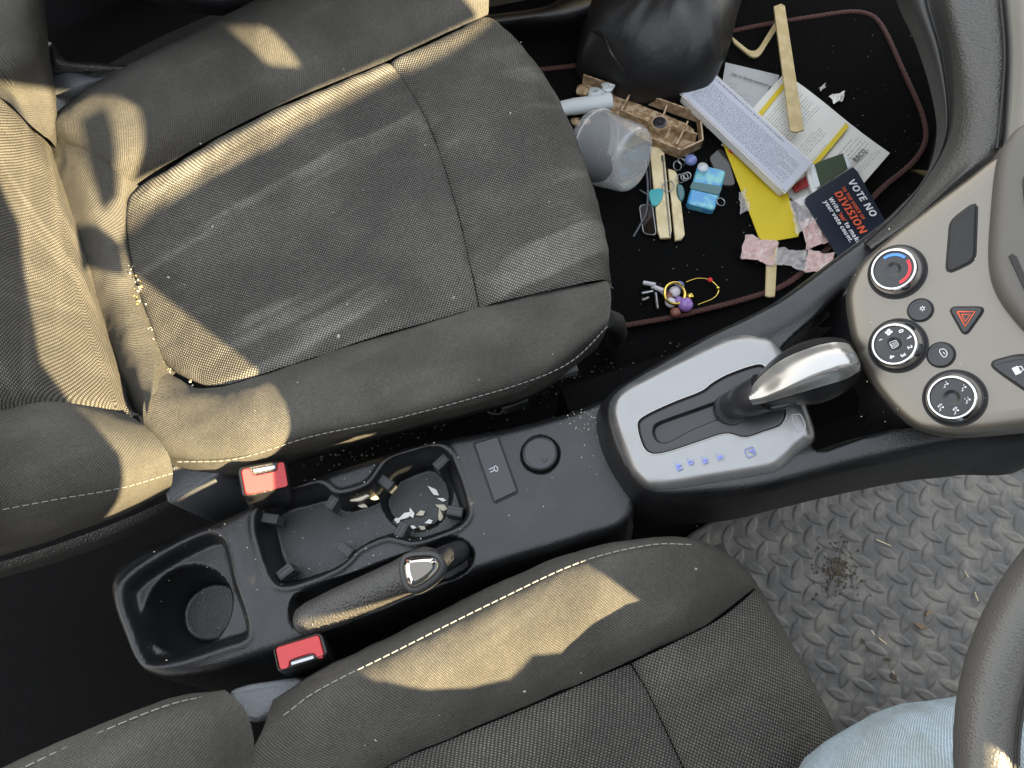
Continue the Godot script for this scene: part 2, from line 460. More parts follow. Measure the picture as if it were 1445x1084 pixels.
	M.foam = mat(lin(0.62, 0.66, 0.68), 0.7)
	var g = mat(Color(0.95, 0.96, 0.97, 0.26), 0.0); g.transparency = BaseMaterial3D.TRANSPARENCY_ALPHA; g.cull_mode = BaseMaterial3D.CULL_DISABLED; M.clear = g
	g = g.duplicate(); g.albedo_color = Color(0.95, 0.93, 0.93, 0.35); M.film = g
	g = g.duplicate(); g.albedo_color = Color(0.16, 0.13, 0.11, 0.75); M.smoke = g
	var bt = ramp(noise_image(256, 0.008, 3, 51), 0.2, 0.8, lin(0.05, 0.28, 0.60), lin(0.22, 0.55, 0.55))
	g = mat(Color.WHITE, 0.12); g.albedo_texture = tex(bt); g.uv1_triplanar = true; g.uv1_world_triplanar = true; g.uv1_scale = Vector3.ONE / 0.05; M.resin = g
	M.teal = mat(lin(0.04, 0.33, 0.36), 0.2); M.teal_dark = mat(lin(0.03, 0.12, 0.13), 0.2)
	M.navy = mat(lin(0.008, 0.014, 0.028), 0.45); M.green = mat(lin(0.035, 0.055, 0.028), 0.6); M.wire = mat(lin(0.35, 0.35, 0.36), 0.3, 1.0); M.dark_red = mat(lin(0.25, 0.01, 0.012), 0.5)
	M.gold = mat(lin(0.75, 0.55, 0.12), 0.25, 1.0); M.purple = mat(lin(0.28, 0.16, 0.45), 0.25); M.pearl = mat(lin(0.6, 0.58, 0.62), 0.25); M.bead_blue = mat(lin(0.15, 0.19, 0.42), 0.25); M.bead_brown = mat(lin(0.20, 0.07, 0.05), 0.35)
	M.vinyl = mat(lin(0.010, 0.0102, 0.0115), 0.46); M.vinyl = grainy(M.vinyl, fine, 0.5, 0.2)
	var dn = twill(256, lin(0.17, 0.225, 0.27), lin(0.39, 0.445, 0.48), 61)
	var jm = mat(Color.WHITE, 0.9, 0, 0.2); jm.albedo_texture = tex(dn[0]); jm.normal_enabled = true; jm.normal_texture = bump(dn[1], 3.0); jm.uv1_scale = Vector3(1 / 0.055, 1 / 0.055, 1); M.denim = jm
	dusty(M.denim, tex(ramp(patch, 0.25, 0.6, Color(0.93, 0.92, 0.88), Color(1, 1, 1))), 0.2)
	var wl = grainy(mat(lin(0.062, 0.060, 0.056), 0.40), cell, 1.8, 0.035); M.wheel_leather = wl; M.knob_leather = grainy(mat(lin(0.010, 0.010, 0.0105), 0.34), cell_fine, 2.0, 0.03)
	M.blocker_grey = mat(lin(0.35, 0.34, 0.32), 0.9); M.skin = mat(lin(0.5, 0.3, 0.22), 0.6)  # first grey serves the added sun-blocking panels

# ---------- floor, door ----------
func build_shell():
	var mb = MB.new(); box(mb, Vector3(0.1, -0.02, -0.3), Vector3(1.3, 0, 0), Vector3(0, 0.02, 0), Vector3(0, 0, 1.2))
	setting("floor", mb, M.carpet, "black carpeted car floor under the seats and mats", "floor")
	mb = MB.new(); box(mb, W(1050, 560, 0.10) + Vector3(0.06, 0, -0.02), FW * 0.28, Vector3(0, 0.098, 0), LT * 0.045)
	setting("floor_tunnel", mb, M.carpet, "black carpeted tunnel under the centre console", "floor")
	# passenger door lining beyond the seat
	var d = thing("passenger_door", "black door lining with armrest ledge beyond the passenger seat", "car door")
	put("lining", sheet([R([[40, 150, 0.04], [300, 20, 0.04], [700, -110, 0.04], [1250, -190, 0.04]]), R([[30, 110, 0.14], [300, -10, 0.14], [700, -125, 0.14], [1250, -215, 0.14]]),
		R([[40, 60, 0.22], [330, -55, 0.22], [700, -150, 0.22], [1250, -260, 0.22]]), R([[40, -10, 0.30], [330, -100, 0.30], [720, -200, 0.30], [1250, -330, 0.30]]), R([[40, -60, 0.45], [330, -150, 0.45], [720, -250, 0.45], [1250, -400, 0.45]])], 40, 24), M.black_smooth, d)
	put("armrest_ledge", sheet([R([[60, 30, 0.20], [160, -5, 0.20], [300, 22, 0.20], [420, 10, 0.20]]), R([[60, 5, 0.245], [190, -22, 0.245], [300, 0, 0.245], [420, -15, 0.245]]), R([[60, -60, 0.25], [190, -70, 0.25], [300, -60, 0.25], [420, -60, 0.25]])], 24, 10), M.black_smooth, d)
	# sill trim and carpeted edge that show past the front of the seat
	var s = thing("door_sill_trim", "black plastic sill trim with rounded ledge beside the passenger carpet", "sill trim")
	put("ledge", sheet([R([[640, 70, 0.02], [740, 60, 0.02], [800, 52, 0.02], [870, 38, 0.02]]), R([[640, 45, 0.075], [740, 33, 0.075], [800, 25, 0.08], [870, 5, 0.08]]), R([[640, 30, 0.085], [715, 22, 0.085], [770, 14, 0.088], [800, 2, 0.09], [870, -20, 0.09]]), R([[640, 25, 0.06], [720, 17, 0.06], [772, 8, 0.06], [800, -8, 0.06], [870, -40, 0.06]])], 30, 16), M.black, s)
	put("scuff_plate", sheet([R([[640, 20, 0.045], [870, -25, 0.045]]), R([[640, -60, 0.045], [870, -90, 0.045]])], 10, 4), M.black_matt, s)

func stitches(parent: Node, path: Array, length: float, gap: float, r: float, material):
	var total = 0.0
	for i in range(1, path.size()): total += path[i].distance_to(path[i - 1])
	var pts = cr(path, int(total / 0.001)); var mb = MB.new(); var i = 0
	var a = int(length * 1000); var b = int(gap * 1000)
	while i + a < pts.size():
		var q = []
		for k in range(i, i + a + 1): q.append(pts[k] + Vector3(0, r * (0.4 if k > i and k < i + a else -0.6), 0))
		tube(mb, q, r, 5); i += a + b
	put("stitching", mb, material, parent).set_meta("kind", "stuff")

func crumbs(parent: Node, called: String, spots: Array, material, lo: float, hi: float):   # little bits lying about, one mesh
	var mb = MB.new()
	for p in spots:
		var a = rng.randf() * TAU; var l = rng.randf_range(lo, hi); var w = l * rng.randf_range(0.25, 0.8)
		var x = Vector3(cos(a), rng.randf_range(-0.3, 0.3), sin(a)).normalized(); var z = x.cross(Vector3.UP).normalized(); var y = z.cross(x)
		box(mb, p + Vector3(0, w * 0.3, 0), x * l * 0.5, y * w * 0.3, z * w * 0.5)
	var o = put(called, mb, material, parent); o.set_meta("kind", "stuff"); return o

func build_passenger_seat():
	var s = thing("passenger_seat_unit", "dusty dark grey cloth passenger seat beside the littered footwell", "car seat")
	var outer = [[188, 264], [300, 196], [400, 146], [548, 84], [620, 50], [690, 20]]
	var inner = [[232, 515], [250, 532], [290, 546], [400, 515], [540, 470], [675, 432], [760, 410], [857, 393]]
	var rear = [[188, 264], [176, 290], [178, 335], [190, 395], [208, 455], [222, 500], [245, 528]]
	var cross = [[548, 84], [580, 128], [612, 195], [640, 280], [662, 370], [675, 432]]
	# centre panels of mesh cloth
	put("rear_cushion_panel", sheet([RH(rear, 0.272), R([[245, 230, 0.284], [222, 300, 0.278], [232, 380, 0.276], [255, 460, 0.278], [300, 543, 0.286]]), R([[330, 180, 0.292], [322, 300, 0.286], [350, 420, 0.286], [398, 516, 0.292]]),
		R([[440, 129, 0.296], [478, 240, 0.292], [510, 350, 0.292], [540, 470, 0.296]]), RH(cross, 0.300)], 110, 130, {"seam": [0.003, 0.003, 0.003, 0.003], "sw": 0.004, "noise": 0.0022, "nf": 20.0}), M.mesh_cloth, s)
	var fedge = [[690, 20], [726, 55], [768, 108], [800, 170], [826, 240], [845, 310], [857, 393]]
	put("front_cushion_panel", sheet([RH(cross, 0.300), R([[585, 68, 0.304], [625, 130, 0.306], [665, 215, 0.307], [690, 300, 0.307], [706, 423, 0.304]]), R([[650, 38, 0.302], [710, 120, 0.306], [752, 210, 0.307], [775, 300, 0.306], [790, 405, 0.302]]), RH(fedge, 0.285), shift(RH(fedge, 0.285), Vector3(0.006, -0.03, 0)), shift(RH(fedge, 0.285), Vector3(-0.004, -0.13, 0))], 110, 90, {"seam": [0.003, 0.003, 0.004, 0], "sw": 0.004, "noise": 0.0018}), M.mesh_cloth, s)
	# bolsters
	put("outer_bolster", sheet([R([[160, 300, 0.255], [188, 264, 0.270], [300, 196, 0.286], [400, 146, 0.291], [548, 84, 0.296], [620, 50, 0.297], [690, 20, 0.290]]), R([[135, 262, 0.262], [168, 225, 0.298], [270, 158, 0.308], [370, 105, 0.312], [500, 48, 0.313], [600, 10, 0.311], [690, -12, 0.303]]), R([[95, 225, 0.262], [118, 182, 0.306], [215, 105, 0.316], [320, 48, 0.319], [440, -5, 0.319], [570, -38, 0.316], [685, -45, 0.302]]),
		R([[66, 190, 0.258], [82, 163, 0.295], [153, 113, 0.30], [249, 61, 0.30], [369, 0, 0.30], [520, -55, 0.30], [680, -75, 0.29]]), R([[66, 188, 0.19], [82, 158, 0.2], [160, 105, 0.2], [255, 55, 0.2], [375, -5, 0.2], [525, -62, 0.2], [680, -82, 0.2]])], 110, 60, {"seam": [0, 0, 0.002, 0], "noise": 0.0022, "nf": 16.0}), M.cloth, s)
	put("inner_bolster", sheet([R([[232, 515, 0.268], [250, 532, 0.274], [290, 546, 0.282], [400, 515, 0.288], [540, 470, 0.292], [675, 432, 0.296], [760, 410, 0.297], [857, 393, 0.284]]), R([[215, 540, 0.296], [245, 560, 0.300], [310, 566, 0.303], [420, 537, 0.305], [555, 495, 0.307], [685, 458, 0.308], [770, 432, 0.306], [862, 408, 0.292]]), R([[203, 572, 0.306], [240, 605, 0.309], [320, 610, 0.311], [430, 580, 0.312], [560, 548, 0.312], [690, 512, 0.310], [785, 478, 0.306], [863, 430, 0.291]]),
		R([[205, 602, 0.300], [240, 640, 0.302], [332, 646, 0.303], [440, 614, 0.304], [545, 592, 0.304], [660, 562, 0.302], [760, 531, 0.298], [858, 458, 0.288]]), R([[215, 640, 0.25], [250, 664, 0.25], [335, 668, 0.25], [440, 637, 0.25], [540, 610, 0.25], [660, 580, 0.25], [760, 548, 0.25], [848, 484, 0.25]]), R([[215, 650, 0.12], [250, 674, 0.12], [335, 676, 0.12], [440, 646, 0.12], [540, 618, 0.12], [660, 588, 0.12], [760, 555, 0.12], [842, 490, 0.12]])], 130, 64, {"seam": [0, 0, 0.002, 0], "noise": 0.002, "nf": 18.0}), M.cloth, s)
	put("cushion_rear_edge", sheet([R([[60, 190, 0.255], [80, 275, 0.262], [112, 360, 0.262], [140, 440, 0.262], [170, 530, 0.262], [205, 610, 0.262]]), R([[112, 205, 0.292], [125, 285, 0.282], [148, 355, 0.276], [168, 430, 0.278], [190, 510, 0.29], [207, 588, 0.306]]), R([[170, 246, 0.292], [170, 288, 0.276], [172, 338, 0.272], [184, 396, 0.272], [202, 458, 0.276], [218, 512, 0.288], [214, 560, 0.308]]), R([[205, 268, 0.262], [192, 292, 0.252], [194, 335, 0.250], [206, 395, 0.250], [224, 455, 0.252], [238, 500, 0.256], [250, 524, 0.26]])], 70, 36, {"noise": 0.0018, "nf": 14.0}), M.cloth, s)
	stitches(s, R([[250, 652, 0.3005], [332, 648, 0.3035], [440, 616, 0.3045], [545, 594, 0.3045], [660, 564, 0.3025], [760, 533, 0.2985], [812, 506, 0.295], [858, 460, 0.289]]), 0.004, 0.002, 0.0004, M.thread)
	# underside: frame and rails
	var mb = MB.new(); var a = W(250, 470, 0.2); a.y = 0.1
	box(mb, W(520, 330, 0.14), FW * 0.19, Vector3(0, 0.09, 0), LT * 0.17); put("seat_base", mb, M.black_matt, s)
	mb = MB.new(); tube(mb, R([[852, 450, 0.24], [868, 455, 0.2], [872, 470, 0.12], [866, 480, 0.02]]), 0.011, 10); put("front_foot", mb, M.black_matt, s)
	mb = MB.new(); box(mb, W(798, 524, 0.2), FW * 0.012, Vector3(0, 0.006, 0), LT * 0.005); put("rail_lever", mb, M.hinge, s)
	# backrest
	put("backrest_panel", sheet([R([[70, 195, 0.252], [104, 290, 0.252], [128, 370, 0.252], [150, 450, 0.252], [178, 540, 0.252], [195, 600, 0.252]]), R([[52, 182, 0.292], [86, 285, 0.290], [112, 370, 0.288], [135, 450, 0.286], [166, 545, 0.29], [180, 590, 0.292]]), R([[20, 150, 0.325], [48, 270, 0.318], [80, 370, 0.315], [105, 450, 0.312], [130, 545, 0.318], [140, 575, 0.322]]), R([[-30, 110, 0.358], [-5, 250, 0.352], [20, 370, 0.348], [50, 450, 0.345], [70, 540, 0.348], [75, 570, 0.352]]), R([[-120, 60, 0.42], [-100, 250, 0.42], [-90, 370, 0.42], [-80, 450, 0.42], [-70, 540, 0.42], [-70, 570, 0.42]])], 90, 70, {"seam": [0.004, 0.01, 0, 0], "noise": 0.001}), M.mesh_cloth, s)
	put("backrest_outer_bolster", sheet([R([[80, 215, 0.25], [79, 165, 0.255], [74, 110, 0.26], [66, 60, 0.27], [58, -20, 0.28], [50, -80, 0.28]]), R([[72, 200, 0.29], [77, 160, 0.30], [71, 100, 0.31], [63, 50, 0.32], [56, -20, 0.33], [48, -80, 0.33]]), R([[45, 178, 0.315], [48, 130, 0.318], [42, 80, 0.345], [35, 20, 0.35], [30, -30, 0.35], [20, -80, 0.35]]), R([[5, 140, 0.318], [0, 100, 0.355], [-10, 60, 0.365], [-15, 10, 0.37], [-20, -30, 0.37], [-25, -80, 0.37]]), R([[-60, 110, 0.35], [-70, 80, 0.37], [-80, 40, 0.38], [-85, 0, 0.38], [-90, -30, 0.38], [-90, -80, 0.38]])], 50, 40, {"noise": 0.0015}), M.cloth, s)
	put("backrest_inner_bolster", sheet([R([[172, 582, 0.27], [120, 562, 0.30], [50, 546, 0.33], [0, 540, 0.35], [-100, 525, 0.40]]), R([[200, 598, 0.312], [130, 585, 0.34], [60, 575, 0.36], [0, 570, 0.375], [-100, 560, 0.42]]), R([[232, 632, 0.318], [160, 625, 0.352], [80, 622, 0.375], [0, 622, 0.39], [-100, 620, 0.44]]), R([[243, 662, 0.310], [170, 680, 0.346], [85, 696, 0.368], [0, 712, 0.385], [-100, 730, 0.43]]), R([[240, 690, 0.280], [170, 722, 0.300], [85, 748, 0.320], [0, 772, 0.330], [-100, 800, 0.38]]), R([[225, 700, 0.22], [160, 730, 0.22], [80, 760, 0.22], [0, 785, 0.22], [-100, 815, 0.22]])], 70, 60, {"seam": [0, 0, 0.004, 0], "noise": 0.001}), M.cloth, s)
	stitches(s, R([[243, 668, 0.3065], [170, 689, 0.3425], [85, 704, 0.3655], [0, 720, 0.3825], [-50, 730, 0.40]]), 0.004, 0.002, 0.0004, M.thread)
	# hinge covers
	put("inner_hinge_cover", lump(rounded(R([[225, 668, 0.268], [246, 652, 0.270], [312, 650, 0.262], [312, 668, 0.258], [272, 692, 0.256], [235, 712, 0.262]]), 0.006), 0.14, 0.004), M.hinge, s)
	put("lower_hinge_cover", sheet([R([[250, 700, 0.225], [170, 735, 0.225], [90, 765, 0.225], [-20, 800, 0.225]]), R([[258, 702, 0.222], [172, 745, 0.222], [90, 775, 0.222], [-20, 808, 0.222]]), R([[258, 712, 0.18], [172, 755, 0.18], [90, 785, 0.18], [-20, 818, 0.18]]), R([[258, 718, 0.08], [172, 760, 0.08], [90, 790, 0.08], [-20, 822, 0.08]])], 24, 14), M.leather, s)
	put("outer_hinge_cover", sheet([R([[70, 165, 0.22], [100, 155, 0.24], [135, 130, 0.24], [165, 105, 0.24]]), R([[72, 130, 0.262], [100, 125, 0.268], [135, 115, 0.262], [168, 100, 0.25]]), R([[72, 98, 0.262], [100, 102, 0.268], [140, 110, 0.262], [172, 98, 0.25]]), R([[70, 90, 0.2], [100, 98, 0.2], [140, 106, 0.2], [172, 96, 0.2]])], 30, 16), M.hinge, s)
	put("hinge_cap", sheet([R([[62, 110, 0.26], [76, 104, 0.272], [95, 102, 0.27], [130, 100, 0.262], [185, 97, 0.25]]), R([[62, 85, 0.27], [76, 82, 0.285], [90, 88, 0.28], [130, 92, 0.266], [185, 95, 0.25]]), R([[62, 60, 0.25], [75, 62, 0.27], [90, 84, 0.26], [130, 88, 0.255], [185, 93, 0.24]])], 30, 14), M.leather, s)
	# crumbs caught in the rear seam, lint on the cloth
	var spots = []
	for i in 36:
		var t = pow(rng.randf(), 0.8); var q = cr(RH([[186, 375], [192, 395], [208, 455], [222, 500], [245, 528], [290, 546]], 0.272), 100)[int(t * 99)]
		spots.append(q + Vector3(rng.randfn(0, 0.002), 0.002 + rng.randf() * 0.003, rng.randfn(0, 0.002)))
	crumbs(s, "crumbs", spots, M.crumb, 0.0004, 0.0022)
	spots = []
	for i in 12: spots.append(W(188 + rng.randf() * 12, 385 + rng.randf() * 55, 0.272) + Vector3(0.001, 0.002, 0))
	crumbs(s, "sand_crumbs", spots, M.sand, 0.0006, 0.0022)
	spots = []
	for q in [[283, 203, .302], [512, 268, .297], [485, 98, .318], [300, 320, .290], [238, 392, .286], [260, 402, .287], [600, 205, .310], [720, 160, .310], [545, 425, .302], [490, 430, .302], [478, 475, .300], [775, 285, .311], [676, 536, .313], [640, 420, .307], [330, 470, .292], [780, 500, .310], [585, 510, .313], [420, 540, .310], [735, 60, .305], [360, 580, .313], [405, 600, .312], [240, 525, .30], [470, 300, .297]]:
		spots.append(W(q[0], q[1], q[2] - 0.003))
	crumbs(s, "lint", spots, M.lint, 0.001, 0.003)

func build_driver_seat():
	var s = thing("driver_seat_unit", "dark grey cloth driver seat beside the rubber mat with diamond tread", "car seat")
	var seam = [[355, 1200, 0.285], [545, 1084, 0.286], [640, 1042, 0.286], [760, 992, 0.287], [890, 936, 0.288], [1000, 882, 0.286], [1069, 828, 0.276]]
	put("inner_bolster", sheet([R(seam), R([[345, 1140, 0.302], [510, 1060, 0.304], [615, 1010, 0.306], [740, 958, 0.307], [870, 903, 0.307], [985, 855, 0.302], [1070, 826, 0.276]]), R([[350, 1075, 0.312], [470, 1005, 0.318], [590, 945, 0.321], [715, 890, 0.322], [840, 842, 0.320], [960, 812, 0.309], [1030, 815, 0.295], [1070, 826, 0.274]]), R([[368, 1035, 0.308], [448, 972, 0.312], [560, 915, 0.314], [700, 845, 0.315], [820, 790, 0.313], [920, 766, 0.304], [985, 766, 0.296], [1040, 793, 0.284], [1069, 826, 0.270]]),
		R([[385, 985, 0.27], [455, 945, 0.27], [560, 895, 0.272], [700, 824, 0.274], [820, 777, 0.274], [920, 760, 0.274], [985, 764, 0.268], [1038, 792, 0.262], [1066, 824, 0.255]]), R([[380, 990, 0.12], [455, 955, 0.12], [560, 905, 0.12], [700, 834, 0.12], [820, 800, 0.12], [910, 790, 0.12], [970, 795, 0.12], [1015, 815, 0.12], [1040, 840, 0.12]])], 130, 66, {"seam": [0, 0, 0.002, 0], "noise": 0.002, "nf": 16.0}), M.cloth, s)
	stitches(s, R([[400, 1010, 0.3115], [448, 975, 0.315], [560, 918, 0.317], [700, 848, 0.318], [820, 793, 0.316], [920, 769, 0.3065], [985, 769, 0.298]]), 0.005, 0.002, 0.0006, M.thread)
	var cross = [[890, 936, 0.288], [912, 972, 0.292], [935, 1020, 0.294], [965, 1084, 0.296], [1010, 1180, 0.296], [1050, 1300, 0.29]]
	put("front_cushion_panel", sheet([R(cross), R([[950, 908, 0.296], [985, 965, 0.300], [1020, 1040, 0.302], [1060, 1130, 0.302], [1090, 1220, 0.30], [1120, 1330, 0.29]]), R([[1020, 870, 0.286], [1060, 935, 0.298], [1100, 1010, 0.300], [1135, 1100, 0.298], [1160, 1190, 0.296], [1190, 1300, 0.29]]), R([[1070, 828, 0.268], [1112, 900, 0.274], [1150, 970, 0.276], [1185, 1042, 0.276], [1215, 1130, 0.274], [1240, 1250, 0.27]]), shift(R([[1070, 828, 0.268], [1112, 900, 0.274], [1150, 970, 0.276], [1185, 1042, 0.276], [1215, 1130, 0.274], [1240, 1250, 0.27]]), Vector3(0.004, -0.05, 0)), shift(R([[1070, 828, 0.268], [1112, 900, 0.274], [1150, 970, 0.276], [1185, 1042, 0.276], [1215, 1130, 0.274], [1240, 1250, 0.27]]), Vector3(-0.01, -0.16, 0))], 100, 90, {"seam": [0.002, 0, 0.004, 0], "sw": 0.004, "noise": 0.0015}), M.mesh_cloth_worn, s)
	put("rear_cushion_panel", sheet([R([[355, 1200, 0.285], [545, 1084, 0.286], [640, 1042, 0.286], [760, 992, 0.287], [890, 936, 0.288]]), R([[400, 1240, 0.29], [580, 1130, 0.29], [680, 1080, 0.29], [800, 1030, 0.292], [914, 976, 0.292]]), R([[440, 1300, 0.285], [640, 1210, 0.286], [740, 1165, 0.286], [850, 1115, 0.29], [962, 1080, 0.296]]), R([[480, 1400, 0.28], [700, 1320, 0.28], [800, 1290, 0.28], [920, 1260, 0.285], [1040, 1240, 0.292]])], 100, 70, {"seam": [0, 0.004, 0.002, 0], "sw": 0.004, "noise": 0.0015}), M.mesh_cloth_worn, s)
	var mb = MB.new(); box(mb, W(790, 1010, 0.13), FW * 0.19, Vector3(0, 0.09, 0), LT * 0.1); put("seat_base", mb, M.black_matt, s)
	# backrest bolster and hinge cover
	put("backrest_inner_bolster", sheet([R([[330, 985, 0.24], [250, 990, 0.26], [130, 1035, 0.27], [0, 1095, 0.28], [-80, 1140, 0.28]]), R([[318, 974, 0.31], [235, 988, 0.318], [120, 1033, 0.36], [0, 1088, 0.37], [-80, 1130, 0.38]]), R([[345, 1000, 0.320], [250, 1010, 0.350], [130, 1060, 0.372], [0, 1130, 0.385], [-80, 1170, 0.39]]), R([[358, 1045, 0.315], [270, 1070, 0.352], [150, 1110, 0.378], [0, 1180, 0.395], [-80, 1220, 0.40]]), R([[355, 1120, 0.305], [280, 1150, 0.35], [150, 1190, 0.378], [0, 1240, 0.395], [-80, 1280, 0.40]])], 70, 50, {"noise": 0.001}), M.cloth, s)
	stitches(s, R([[300, 981, 0.313], [235, 996, 0.3425], [120, 1043, 0.367], [0, 1100, 0.380], [-40, 1122, 0.385]]), 0.005, 0.002, 0.0006, M.thread)
	put("hinge_cover", lump(rounded(R([[322, 975, 0.275], [350, 966, 0.275], [420, 956, 0.268], [432, 968, 0.265], [416, 996, 0.268], [360, 1022, 0.28], [330, 1010, 0.285]]), 0.005), 0.16, 0.004), M.hinge, s)
	crumbs(s, "lint", R([[982, 803, .309], [740, 976, .307], [530, 1045, .309], [620, 1010, .309], [515, 1052, .309], [820, 950, .312]]), M.lint, 0.0008, 0.0025)

# ---------- centre console ----------
func top_rear(x, z) -> float:
	var s = Vector3(x, 0, z).dot(FW)
	return 0.25 + 0.01 * smoothstep(0.0, 0.16, s)
func top_front(x, z) -> float:
	var s = Vector3(x, 0, z).dot(FW)
	return 0.292 + 0.36 * (s - 0.145) - 0.25 * pow(maxf(0.0, s - 0.42), 2.0) * 2.0
func edge_drop(d: float, r: float, slope := 8.0) -> float:    # how far the surface falls d beyond an outline, rounded by r
	var a = d + r
	if a <= 0: return 0.0
	if a < r * 0.985: return r - sqrt(r * r - a * a)
	return r * 0.83 + (a - r * 0.985) * slope
func recess(d: float, depth: float, wall: float) -> float:    # d < 0 inside
	return depth * smoothstep(0.0, 1.0, clampf(-d / wall, 0, 1))
func field(outline: Array, step: float, f: Callable, low: float, ref = null, lim := 9.0) -> MB:   # a moulded surface: height over the plan, cut off below low
	var lo = Vector2(1e9, 1e9); var hi = -lo
	for p in outline:
		var q = Vector2(p.dot(FW), p.dot(LT)); lo = lo.min(q); hi = hi.max(q)
	lo -= Vector2(0.04, 0.04); hi += Vector2(0.04, 0.04)
	var nx = int((hi.x - lo.x) / step) + 1; var ny = int((hi.y - lo.y) / step) + 1
	var H = PackedFloat32Array(); H.resize(nx * ny)
	for j in ny:
		for i in nx:
			var p = FW * (lo.x + i * step) + LT * (lo.y + j * step)
			H[j * nx + i] = f.call(p.x, p.z)
	var mb = MB.new(); var id = PackedInt32Array(); id.resize(nx * ny); id.fill(-1)
	for j in range(0, ny - 1):
		for i in range(0, nx - 1):
			var ks = [j * nx + i, j * nx + i + 1, (j + 1) * nx + i, (j + 1) * nx + i + 1]
			if maxf(maxf(H[ks[0]], H[ks[1]]), maxf(H[ks[2]], H[ks[3]])) < low: continue
			if ref != null:
				var q = FW * (lo.x + i * step) + LT * (lo.y + j * step)
				if ref.call(q.x, q.z) - maxf(maxf(H[ks[0]], H[ks[1]]), maxf(H[ks[2]], H[ks[3]])) > lim: continue
			for k in ks:
				if id[k] < 0:
					var a = k % nx; var b = int(k / nx)
					var gx = (H[b * nx + mini(a + 1, nx - 1)] - H[b * nx + maxi(a - 1, 0)]) / (2 * step)
					var gy = (H[mini(b + 1, ny - 1) * nx + a] - H[maxi(b - 1, 0) * nx + a]) / (2 * step)
					id[k] = mb.v.size()
					var p = FW * (lo.x + a * step) + LT * (lo.y + b * step); p.y = maxf(H[k], 0.002)
					mb.v.append(p); mb.n.append((Vector3.UP - FW * gx - LT * gy).normalized()); mb.uv.append(Vector2(a, b) * step); mb.tg.append_array([FW.x, 0, FW.z, 1])
			mb.ix.append_array([id[ks[0]], id[ks[3]], id[ks[1]], id[ks[0]], id[ks[2]], id[ks[3]]])
	return mb
func on_rear(list, dy := 0.0) -> Array:
	var o = []
	for q in list: o.append(WH(q[0], q[1], func(x, z): return top_rear(x, z) + dy))
	return o
func on_front(list, dy := 0.0) -> Array:
	var o = []
	for q in list: o.append(WH(q[0], q[1], func(x, z): return top_front(x, z) + dy))
	return o

